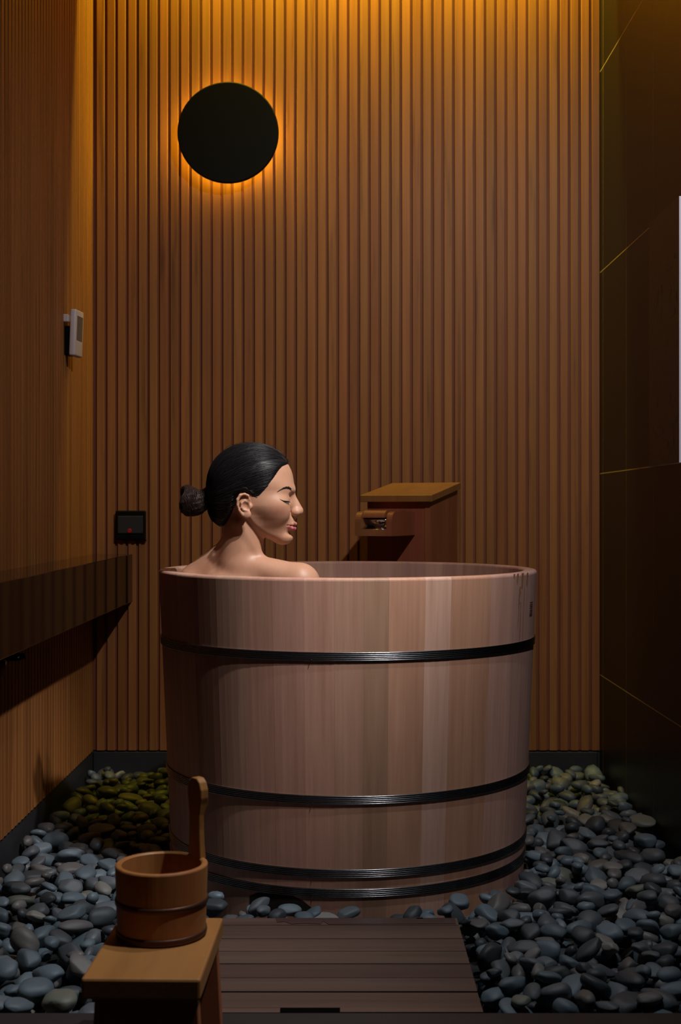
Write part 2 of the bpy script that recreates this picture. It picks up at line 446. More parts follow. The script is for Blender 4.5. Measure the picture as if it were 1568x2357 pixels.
# arched dark drain opening at the foot of the tub
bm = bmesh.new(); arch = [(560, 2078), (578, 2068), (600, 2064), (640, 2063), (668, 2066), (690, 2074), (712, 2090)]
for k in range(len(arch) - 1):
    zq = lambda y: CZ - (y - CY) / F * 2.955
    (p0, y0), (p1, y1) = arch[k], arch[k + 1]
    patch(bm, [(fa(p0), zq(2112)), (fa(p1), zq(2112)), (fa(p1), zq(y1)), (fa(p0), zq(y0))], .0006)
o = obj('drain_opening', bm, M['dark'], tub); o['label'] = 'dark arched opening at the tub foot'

# bath water
bm = bmesh.new(); lathe(bm, [(0, .705), (tr(.705) - TH - .002, .705)], 96)
o = obj('bath_water', bm, M['water'], None, True); o.location = (TX, TY, 0)
tag(o, 'clear bath water filling the round wooden tub', 'water')

# ------------------------------------------------------------------ disc lamp
dl = at(525, 305, 4.43)
lamp = empty('wall_lamp', (dl.x, YB, dl.z)); tag(lamp, 'black round disc wall lamp with a warm glow behind it', 'lamp')
rot = Matrix.Rotation(R(90), 4, 'X')
def ydisc(name, prof, mat, parent, n=96):
    bm = bmesh.new(); lathe(bm, prof, n); bmesh.ops.transform(bm, matrix=rot, verts=bm.verts)
    o = obj(name, bm, mat, parent); o.data.polygons.foreach_set('use_smooth', [len(p.vertices) == 4 and False for p in o.data.polygons]); return o
ydisc('shade_disc', [(0, .072), (.166, .072), (.1695, .070), (.1695, .062), (.1665, .060), (0, .060)], M['black'], lamp)
ydisc('mount', [(0, .060), (.118, .060), (.118, .002), (0, .002)], M['black'], lamp)
ydisc('led_ring', [(.1185, .020), (.128, .020), (.128, .050), (.1185, .050)], M['glow'], lamp)

# ------------------------------------------------------------------ spout column behind the tub
col = empty('spout_column', (0, 0, 0)); tag(col, 'reddish wooden water column with slanted lid and chrome-lipped spout', 'bath spout')
S = .965; th = R(25)
fr = Vector((.282 * S, 4.217 * S)); wdt, dep = .2208 * S, .246 * S
ex = Vector((math.cos(th), -math.sin(th))); ey = Vector((math.sin(th), math.cos(th)))   # along the face to the right, into the wall
cm = Matrix(((ex.x, ey.x, 0, fr.x), (ex.y, ey.y, 0, fr.y), (0, 0, 1, 0), (0, 0, 0, 1)))     # local origin = front right lower edge
col.matrix_world = cm
zf = CZ + (CY - 1158) / F * 4.1
bm = bmesh.new()
prism(bm, [(0.0, 0.0), (dep, 0.0), (dep, zf + .046), (0.0, zf + .006)], 'x', -wdt, -.020)
obj('body', bm, M['spoutwood'], col)
bm = bmesh.new()
prism(bm, [(-.002, 0.0), (dep + .001, 0.0), (dep + .001, zf + .046), (-.002, zf + .006)], 'x', -.019, 0.0)
obj('side_panel', bm, M['spoutwood'], col)
bm = bmesh.new(); sl = math.atan2(.040, dep)
prism(bm, [(-.022, zf + .0035), (dep - .001, zf + .0465), (dep - .001, zf + .0675), (-.022, zf + .0245)], 'x', -wdt - .016, .012)
bmesh.ops.bevel(bm, geom=list(bm.edges), offset=.0012, segments=1, affect='EDGES')
obj('lid', bm, M['spoutwood'], col)
# spout trough: a rounded box with a channel, sticking out of the front face
zt, zbm = CZ + (CY - 1176) / F * 4.0 - .002, CZ + (CY - 1233) / F * 4.0
sx1, sx0, sl_ = -.052, -.172, -.185
def trough(x0, x1, y0, y1, z0, z1, rad):
    bm = bmesh.new(); pts = [(y1, z0), (y0, z0), (y0, z1 - rad)]
    for k in range(1, 7):
        an = math.pi / 2 * k / 6; pts.append((y0 + rad - rad * math.cos(an), z1 - rad + rad * math.sin(an)))
    pts.append((y1, z1)); prism(bm, pts, 'x', x0, x1); return bm
obj('spout_side', trough(sx0, sx0 + .018, sl_, 0, zbm, zt, .030), M['spoutwood'], col)
obj('spout_side', trough(sx1 - .018, sx1, sl_, 0, zbm, zt, .030), M['spoutwood'], col)
obj('spout_floor', box(bmesh.new(), sx0 + .018, sx1 - .018, sl_, 0, zbm, zbm + .020), M['spoutwood'], col)
bm = bmesh.new(); pts = [(0, zt - .010), (0, zt + .004)]; rad = .022
for k in range(6, -1, -1):
    an_ = math.pi / 2 * k / 6; pts.append((sl_ + .016 + rad - rad * math.cos(an_), zt + .004 - rad + rad * math.sin(an_)))
pts.append((sl_ + .023, zt + .004 - rad)); pts.append((sl_ + .046, zt - .010))
prism(bm, pts, 'x', sx0 + .018, sx1 - .030)
obj('spout_cover', bm, M['spoutwood'], col)
bm = bmesh.new(); pts = []; n_ = 14
for k in range(n_ + 1):                            # concave outlet: from the lower lip back and up to the cover
    t = k / n_; an_ = math.pi * .62 * t
    pts.append((sl_ + .001 + .034 * math.sin(an_), zbm + .0205 + .0215 * (1 - math.cos(an_))))
back = [(y_ + .0015, z_ - .0012) for y_, z_ in pts]
prism(bm, pts + back[::-1], 'x', sx0 + .0185, sx1 - .0185)
o = obj('chrome_lip', bm, M['chrome'], col); o.data.polygons.foreach_set('use_smooth', [len(p.vertices) == 4 for p in o.data.polygons]); o['label'] = 'shiny chrome outlet lining'

# ------------------------------------------------------------------ counter on the left wall
c = boxo('wall_counter', XL - .002, -.713, YN, YB - .0005, .643, .805, M['counter'], None, .0015, 1)
tag(c, 'long dark glossy floating counter along the left slatted wall', 'counter')

# ------------------------------------------------------------------ remote controller on the left wall
rc = empty('wall_controller', (XL, 4.09, CZ + (CY - 771) / F * 4.09)); tag(rc, 'small white controller with grey screen in a holder on the left wall', 'controller')
mt = Matrix.Translation((.030, -.03, 0)) @ Matrix.Rotation(R(2), 4, 'Y') @ Matrix.Rotation(R(-7), 4, 'Z')
bm = box(bmesh.new(), -.010, .010, -.038, .038, -.071, .071, .006, 3, mt); obj('case', bm, M['white'], rc, True)
bm = box(bmesh.new(), .0095, .0108, -.026, .026, -.022, .052, 0, 1, mt); obj('screen', bm, M['screen'], rc)
bm = box(bmesh.new(), -.030, -.009, -.030, .024, -.068, .02, .002, 1, mt); obj('holder', bm, M['black'], rc)
bm = box(bmesh.new(), -.029, -.012, -.046, -.030, .030, .053, .002, 1, mt); obj('clip', bm, M['white'], rc)

# ------------------------------------------------------------------ black socket box
sb = at(300.5, 1209, YB - .02)
so_ = empty('socket_box', (sb.x, YB, sb.z)); tag(so_, 'black wall socket box with a smoked lid and red dot', 'socket')
w2, h2 = .0505, .0495
obj('casing', box(bmesh.new(), -w2, w2, -.022, 0, -h2, h2, .004), M['black'], so_)
obj('lid', box(bmesh.new(), -w2 + .008, w2 - .008, -.027, -.0225, -h2 + .022, h2 - .018, .002), M['smoke'], so_)
bm = bmesh.new(); lathe(bm, [(0, .0295), (.0065, .0295), (.0075, .0275), (0, .0275)], 24); bmesh.ops.transform(bm, matrix=Matrix.Translation((-.002, 0, -.019)) @ rot, verts=bm.verts)
o = obj('red_button', bm, M['red'], so_); o['label'] = 'round red dot'
for dx in (-.026, .012, .046): obj('latch', box(bmesh.new(), dx - .004, dx + .006, -.018, -.006, -h2 - .004, -h2 + .001), M['black'], so_)

# ------------------------------------------------------------------ tap below the counter, at the left edge
tp = empty('wall_tap', (XL, 3.27, .592)); tag(tp, 'dark metal wall tap below the floating counter', 'tap')
bm = bmesh.new(); lathe(bm, [(0, .012), (.024, .012), (.026, .008), (.026, 0), (0, 0)], 32); bmesh.ops.transform(bm, matrix=Matrix.Rotation(R(90), 4, 'Y'), verts=bm.verts)
obj('flange', bm, M['chrome'], tp, True)
bm = bmesh.new(); tube(bm, [(.01, 0, 0), (.045, 0, .001), (.062, 0, .005)], [.010, .010, .0065], 16); obj('lever', bm, M['black'], tp, True)
bm = bmesh.new(); bmesh.ops.create_uvsphere(bm, u_segments=16, v_segments=10, radius=.0035, matrix=Matrix.Translation((.048, -.0105, .003))); obj('screw', bm, M['chrome'], tp, True)
bm = bmesh.new(); tube(bm, [(.012, -.03, -.006), (.013, -.034, -.02), (.012, -.034, -.045)], [.009, .010, .009], 16); obj('outlet', bm, M['spoutwood'], tp, True)
bm = bmesh.new(); tube(bm, [(.012, 0, -.004), (.012, -.03, -.008)], .008, 14); obj('neck', bm, M['chrome'], tp, True)

# ------------------------------------------------------------------ instruction board on the right wall
sg = empty('instruction_board', (XR, 3.745, 1.078)); tag(sg, 'dark instruction board with faint figures on the tiled right wall', 'sign')
SWY, SHZ, ST = .3330, .686, .008
obj('panel', box(bmesh.new(), -ST, -.0005, -SWY, 0, 0, SHZ), M['signedge'], sg)
obj('face', box(bmesh.new(), -ST - .0008, -ST + .0001, -SWY + .0006, -.0005, .0005, SHZ - .0005), M['signface'], sg)
def mark(kind, pts, nm='print'):
    bm = bmesh.new(); vv = [bm.verts.new((-ST - .0011, -u, v)) for u, v in pts]; bm.faces.new(vv)
    return obj(nm, bm, M['signmark'], sg)
def sgp(px, py):                              # a point of the board seen at a pixel
    d = (XR - ST) * F / (px - CX); return (sg.location.y - d, CZ - (py - CY) / F * d - sg.location.z)
def blob(px, py, rx, ry, tilt=0, n=14, seed=0):
    rr = random.Random(seed); pts = []
    for k in range(n):
        t = 2 * math.pi * k / n; q = 1 + rr.uniform(-.12, .12)
        dx, dy = rx * math.cos(t) * q, ry * math.sin(t) * q
        pts.append(sgp(px + dx * math.cos(tilt) - dy * math.sin(tilt), py + dx * math.sin(tilt) + dy * math.cos(tilt)))
    mark('blob', pts)
for k, (px, py, rx, ry, tl) in enumerate([(1545, 717, 10, 15, .5), (1513, 690, 2.6, 26, .12), (1523, 668, 2.6, 15, -.12), (1543, 675, 2.6, 18, .16), (1556, 680, 3.2, 9, 0),
        (1521, 728, 2.2, 10, 0), (1554, 790, 7.5, 8, .3), (1535, 787, 2.4, 11, -.15), (1517, 991, 11, 11, 0), (1514, 925, 2.2, 15, .16), (1543, 917, 2.4, 12, 0),
        (1550, 1017, 2.2, 15, 0), (1538, 1022, 1.6, 8, 0), (1543, 1038, 1.8, 6, 0), (1552, 664, 1.0, 6, 0), (1559, 690, 1.3, 8, -.1)]):
    blob(px, py, rx, ry, tl, 14, k)
def bar(x0, y0, x1, y1, h):
    mark('bar', [sgp(x0, y0 + h), sgp(x1, y1 + h), sgp(x1, y1 - h), sgp(x0, y0 - h)])
for b_ in [(1502, 634, 1512, 627, 2.4), (1534, 611, 1543, 605, 2.6), (1534, 624, 1546, 617, 2.8), (1502, 807, 1521, 798, 2.2), (1503, 821, 1513, 815, 2.2), (1502, 889, 1527, 881, 1.4),
           (1534, 879, 1562, 868, 1.4), (1503, 899, 1520, 895, 1.2), (1534, 888, 1548, 884, 1.2), (1537, 966, 1562, 959, 1.6), (1537, 976, 1559, 970, 1.4), (1537, 986, 1546, 983, 1.2)]:
    bar(*b_)
def textmesh(txt, px, py, hpx):
    cu = bpy.data.curves.new('txt', 'FONT'); cu.body = txt; cu.align_x = 'CENTER'; cu.align_y = 'CENTER'
    d = (XR - ST) * F / (px - CX); cu.size = hpx / F * d * 1.4
    to = bpy.data.objects.new('txt', cu); C.objects.link(to)
    me = bpy.data.meshes.new_from_object(to.evaluated_get(bpy.context.evaluated_depsgraph_get()))
    bpy.data.objects.remove(to)
    o = bpy.data.objects.new('lettering', me); C.objects.link(o); me.materials.clear(); me.materials.append(M['signmark']); o.parent = sg
    u, v = sgp(px, py); o.location = (-ST - .0011, -u, v); o.rotation_euler = (R(90), 0, R(-90))
textmesh('5', 1522, 615, 13); textmesh('10', 1554.5, 590, 14)

# ------------------------------------------------------------------ deck in front of the tub
dk = empty('duckboard', (-.06, 2.58, 0)); tag(dk, 'low brown plank duckboard lying between the pebbles before the tub', 'duckboard')
ye = [2684 / (y - 1170) for y in (2113, 2130, 2161, 2190, 2219, 2251, 2283, 2319, 2331)]
rg = random.Random(5)
for k in range(len(ye) - 1):
    y1, y0 = ye[k] - .0016, ye[k + 1] + .0016
    spans = [(-.36, .2463)] if k < 7 else [(-.36, at(645, 0, 2.33).x), (at(783, 0, 2.33).x, .2463)]
    for (x0, x1) in spans:
        dz = rg.uniform(-.0008, .0008)
        bm = box(bmesh.new(), x0 + .06, x1 + .06, y0 - 2.58, y1 - 2.58, .052, .0800 + dz)
        o = obj('plank', bm, M['deck'], dk); o.data.materials.append(M['gap_shade'])
        for p in o.data.polygons: p.material_index = 0 if p.normal.z > .5 else 1  # all but the top faces go dark, painting the gap shadows
for x in (-.30, -.05, .19): obj('batten', box(bmesh.new(), x + .04, x + .08, ye[-1] - 2.575, ye[0] - 2.585, .002, .052), M['deck'], dk)
bm = bmesh.new(); rr = random.Random(2)
def wet(pts):
    vv = [bm.verts.new(((x - CX) / F * (2684 / (y - 1170)) + .06, 2684 / (y - 1170) - 2.58, .0812)) for x, y in pts]; bm.faces.new(vv)
wet([(635, 2114), (638, 2124), (655, 2122), (672, 2128), (700, 2126.5), (738, 2128), (745, 2121), (742, 2114)])
wet([(742, 2114), (745, 2121), (756, 2128.5), (830, 2128), (1050, 2127.5), (1047, 2114)])
wet([(955, 2112), (960, 2116), (975, 2116), (972, 2112)])
bmesh.ops.recalc_face_normals(bm, faces=bm.faces)
o = obj('wet_patch', bm, M['deckwet'], dk); o['label'] = 'dark wet patch on the rear plank'

# ------------------------------------------------------------------ stool and bucket
st = empty('bath_stool', (-.294, 2.10, -.03), R(-1.4)); tag(st, 'honey-coloured wooden bath stool with panel legs under the bucket', 'stool')
HS = .296
obj('seat', box(bmesh.new(), -.0885, .0885, -.146, .150, HS - .032, HS, .004, 2), M['stool'], st)
def leg_panel(y0, y1):
    bm = bmesh.new(); prism(bm, [(-.071, HS - .032), (.082, HS - .032), (.096, 0), (-.085, 0)], 'y', y0, y1)
    bmesh.ops.bevel(bm, geom=list(bm.edges), offset=.0015, segments=1, affect='EDGES'); return bm
obj('leg', leg_panel(-.132, -.106), M['stool'], st); obj('leg', leg_panel(.110, .136), M['stool'], st)
obj('stretcher', box(bmesh.new(), -.012, .012, -.106, .110, .13, .19, .002, 1), M['stool'], st)

SZ = HS - .03
bk = empty('hand_bucket', (-.2945, 2.160, SZ)); tag(bk, 'small wooden hand bucket with one upright handle on the stool', 'bucket')
RB0, RB1, HB = .0715, .0752, .1165
def br(z): return RB0 + (RB1 - RB0) * z / HB
rg = random.Random(8); ns = 13; ha = R(40)
for k in range(ns):
    t0 = ha + (k - .5) * 2 * math.pi / ns; t1 = t0 + 2 * math.pi / ns
    bm = bmesh.new()
    prof = [(br(.002), .002), (br(HB - .003), HB - .003), (br(HB) - .001, HB - .001), (br(HB) - .003, HB), (br(HB) - .008, HB), (br(HB) - .0105, HB - .002), (br(.002) - .011, .004)]
    lathe(bm, prof, 6, True, t0, t1)
    obj('stave', bm, M['bucket'], bk)
bm = bmesh.new(); lathe(bm, [(0, .006), (RB0 - .010, .006), (RB0 - .010, .016), (0, .016)], 40); obj('base', bm, M['bucket'], bk)
for z in (.058, .008):
    bm = bmesh.new(); rr_ = br(z)
    lathe(bm, [(rr_ - .0005, z - .0045), (rr_ + .0018, z - .0040), (rr_ + .0022, z), (rr_ + .0018, z + .0040), (rr_ - .0005, z + .0045)], 80); obj('hoop', bm, M['copper'], bk, True)
bm = bmesh.new()                                  # handle outline (tangential, z)
out = [(-.0185, HB - .002), (-.0165, HB + .02), (-.0150, HB + .045), (-.0150, HB + .070), (-.0175, HB + .088), (-.0200, HB + .098), (-.0200, HB + .112), (-.0150, HB + .124), (-.0070, HB + .130)]
out = out + [(-x, z) for x, z in out[::-1]]
prism(bm, [(p[0], p[1]) for p in out], 'x', br(HB) - .0120, br(HB) - .0005)
for v in bm.verts:                                # thicker head, slim waist
    z = v.co.z - HB
    if z > .085 and v.co.x > br(HB) - .005: v.co.x += .0035
    if .02 < z < .08 and v.co.x > br(HB) - .005: v.co.x -= .001
bmesh.ops.bevel(bm, geom=list(bm.edges), offset=.0012, segments=1, affect='EDGES')
bmesh.ops.transform(bm, matrix=Matrix.Rotation(ha, 4, 'Z'), verts=bm.verts)
obj('handle', bm, M['bucket'], bk)

# ------------------------------------------------------------------ pebbles
rs = np.random.RandomState(3)
GX0, GX1, GY0, GY1, GS = XL + .0, XR, 2.318, YB, .005
nx, ny = int((GX1 - GX0) / GS) + 1, int((GY1 - GY0) / GS) + 1
gx = GX0 + np.arange(nx) * GS; gy = GY0 + np.arange(ny) * GS
H = np.zeros((nx, ny), np.float32); OWN = -np.ones((nx, ny), int)
XX, YY = np.meshgrid(gx, gy, indexing='ij')
BLK = ((XX - TX) ** 2 + (YY - TY) ** 2 < .452 ** 2) | ((XX > -.366) & (XX < .252) & (YY < 2.852))
def base_shape(seed, sub):
    r = np.random.RandomState(seed); bm = bmesh.new(); bmesh.ops.create_icosphere(bm, subdivisions=sub, radius=1)
    P = np.array([v.co[:] for v in bm.verts])
    q = np.sign(P) * np.abs(P) ** r.uniform(.78, .95)
    q /= np.linalg.norm(q, axis=1).max()
    d = np.ones(len(P))
    for k in range(5):
        dr = r.normal(size=3); dr /= np.linalg.norm(dr); d += r.uniform(-.20, .14) * np.clip(P @ dr, 0, 1) ** 2 * 1.2
    for k in range(3):
        dr = r.normal(size=3); d += .03 * np.sin(P @ dr * 2.3 + r.uniform(0, 6))
    P2 = P * d[:, None] * (.4 + .6 * np.linalg.norm(q, axis=1)[:, None])
    for k in range(6):                                # worn flats
        dr = r.normal(size=3); dr /= np.linalg.norm(dr); lim = r.uniform(.62, .9); h_ = P2 @ dr
        P2 = P2 - np.clip(h_ - lim, 0, 1)[:, None] * dr * .82
    for v, p in zip(bm.verts, P2): v.co = p
    me = bpy.data.meshes.new('pebble'); bm.to_mesh(me); bm.free()
    me.polygons.foreach_set('use_smooth', [True] * len(me.polygons))
    return me
NV = 12
shapes3 = [base_shape(100 + k, 3) for k in range(NV)]
shapes2 = [base_shape(100 + k, 2) for k in range(NV)]
for me in shapes3: me.materials.append(M['stone'])
S2 = []
for me in shapes2:
    V = np.empty(len(me.vertices) * 3); me.vertices.foreach_get('co', V)
    Fc = np.empty(len(me.polygons) * 3, int); me.polygons.foreach_get('vertices', Fc)
    S2.append((V.reshape(-1, 3), Fc.reshape(-1, 3)))
PAL = [('blue-grey', (.125, .155, .178)), ('blue-grey', (.105, .135, .158)), ('slate grey', (.115, .122, .135)), ('slate grey', (.095, .102, .112)),
       ('charcoal', (.060, .066, .074)), ('charcoal', (.048, .053, .060)), ('brownish grey', (.150, .132, .122)), ('brownish grey', (.125, .110, .108)), ('pale beige-grey', (.235, .212, .190)), ('olive-grey', (.150, .148, .118))]
PW = np.array([.17, .17, .16, .12, .11, .08, .07, .06, .03, .03])
stones = []
cc_ = fr - ex * (wdt / 2) + ey * (dep / 2)
def place(rmax, tries, sink):
    a = rs.uniform(.6, 1.0) * rmax; b = a * rs.uniform(.55, .9); c = a * rs.uniform(.36, .62)
    best = None
    for t in range(tries):
        x = rs.uniform(GX0 + a * .8, GX1 - a * .8); y = rs.uniform(GY0 + a * .9, GY1 - a * .8)
        i, j = int((x - GX0) / GS), int((y - GY0) / GS)
        if BLK[i, j]: continue
        ar = a * .85
        if (x - TX) ** 2 + (y - TY) ** 2 < (.452 + ar) ** 2: continue
        if -.366 - ar < x < .252 + ar and y < 2.852 + ar: continue
        if (x - cc_.x) ** 2 + (y - cc_.y) ** 2 < .165 ** 2: continue
        k = int(a / GS * .5)
        h = H[max(i - k, 0):i + k + 1, max(j - k, 0):j + k + 1].mean()
        if best is None or h < best[0]: best = (h, x, y)
    if best is None: return
    _, x, y = best
    e = Euler((rs.normal(0, .28), rs.normal(0, .28), rs.uniform(0, 6.28)))
    m3 = np.array(e.to_matrix()); A = m3 @ np.diag([a * a, b * b, c * c]) @ m3.T       # ellipsoid covariance
    i0, i1 = max(int((x - a - GX0) / GS), 0), min(int((x + a - GX0) / GS) + 2, nx)
    j0, j1 = max(int((y - a - GY0) / GS), 0), min(int((y + a - GY0) / GS) + 2, ny)
    px, py = XX[i0:i1, j0:j1] - x, YY[i0:i1, j0:j1] - y
    A2 = A[:2, :2]; Ai = np.linalg.inv(A2); s = A[2, :2] @ Ai
    q = Ai[0, 0] * px * px + 2 * Ai[0, 1] * px * py + Ai[1, 1] * py * py
    ins = q < .98
    if not ins.any(): return
    mid = s[0] * px + s[1] * py; hh = np.sqrt(np.clip(1 - q, 0, 1) * (A[2, 2] - s @ A[2, :2]))
    h = H[i0:i1, j0:j1]
    core = q < .80
    z = (h - (mid - hh))[core].max() - sink
    top = z + mid + hh
    if z + c > .10: return
    up = ins & (top > h)
    h[up] = top[up]; OWN[i0:i1, j0:j1][up] = len(stones)
    ci = rs.choice(len(PAL), p=PW / PW.sum())
    colr = np.array(PAL[ci][1]) * rs.uniform(.72, 1.12) * np.array([.93, 1.0, 1.04])
    stones.append((x, y, z, e, (a, b, c), rs.randint(NV), PAL[ci][0], colr))
for k in range(1150): place(.041, 6, .005)
for k in range(1000): place(.046, 10, .008)
for k in range(500): place(.030, 10, .006)
# which pebbles show largest in the photograph
ids, cnt = np.unique(OWN[OWN >= 0], return_counts=True)
score = {}
for i_, c_ in zip(ids, cnt):
    x, y, z = stones[i_][:3]
    u, v = CX + x / y * F, CY + (CZ - z) / y * F
    if not (-10 < u < 1578 and v < 2335): continue
    if 395 < u < 1215 and v < 1990 and y > TY - .1: continue           # behind the tub
    if 262 < u < 480 and 1960 < v < 2185: continue                     # behind the bucket
    if 215 < u < 500 and v > 2120: continue                            # behind the stool
    score[i_] = c_ / y ** 3
hero = set(sorted(score, key=score.get, reverse=True)[:300])
def region(x, y):
    if y > 3.72: return 'in the dark corner behind the tub' if x < 0 else 'at the back wall right of the tub'
    if x < -.33:
        if x < -.70: return 'against the left plinth'
        return 'left of the stool by the front kerb' if y < 2.55 else ('left of the bucket' if y < 2.95 else 'beside the left flank of the tub')
    if x < .33 and y > 2.75: return 'between the duckboard and the tub'
    if x > .72: return 'against the dark tiled wall'
    if y < 2.5: return 'by the front kerb right of the duckboard'
    if x < .42: return 'at the right edge of the duckboard'
    return 'beside the right flank of the tub' if y > 2.95 else 'in the bed right of the duckboard'
def look(s, cname):
    sz = 'large' if s[0] > .040 else ('small' if s[0] < .031 else 'middling')
    sh = 'elongated' if s[1] < .66 * s[0] else ('flat' if s[2] < .46 * s[0] else 'round')
    return '%s %s %s' % (sz, sh, cname)
for i_ in sorted(hero):
    x, y, z, e, s, vi, cname, colr = stones[i_]
    o = bpy.data.objects.new('pebble', shapes3[vi]); C.objects.link(o)
    o.location = (x, y, z); o.rotation_euler = e; o.scale = s; o.color = (*colr, 1)
    tag(o, '%s river pebble %s' % (look(s, cname), region(x, y)), 'pebble', '%s pebbles %s' % (look(s, cname), region(x, y)))
VV, FF, CC = [], [], []; off = 0
for i_, (x, y, z, e, s, vi, cname, colr) in enumerate(stones):
    if i_ in hero: continue
    V, Fc = S2[vi]; m3 = np.array(e.to_matrix())
    VV.append((V * np.array(s)) @ m3.T + np.array((x, y, z))); FF.append(Fc + off); off += len(V)
    CC.append(np.repeat(np.array([[*colr, 1]]), len(V), 0))
VV, FF, CC = np.concatenate(VV), np.concatenate(FF), np.concatenate(CC)
def npmesh(name, V, Fq, smooth=True):
    me = bpy.data.meshes.new(name); k = Fq.shape[1]
    me.vertices.add(len(V)); me.vertices.foreach_set('co', V.astype(np.float32).ravel())
    me.loops.add(len(Fq) * k); me.loops.foreach_set('vertex_index', Fq.astype(np.int32).ravel())
    me.polygons.add(len(Fq)); me.polygons.foreach_set('loop_start', np.arange(0, len(Fq) * k, k, dtype=np.int32))
    me.polygons.foreach_set('use_smooth', np.full(len(Fq), smooth))
    me.update(calc_edges=True); me.validate()
    return me
me = npmesh('pebble_bed', VV, FF)
at_ = me.attributes.new('tone', 'FLOAT_COLOR', 'POINT'); at_.data.foreach_set('color', CC.astype(np.float32).ravel())
o = obj('pebble_bed', me, M['stonestuff']); tag(o, 'bed of loose grey river pebbles filling the floor around the tub', 'pebbles', kind='stuff')

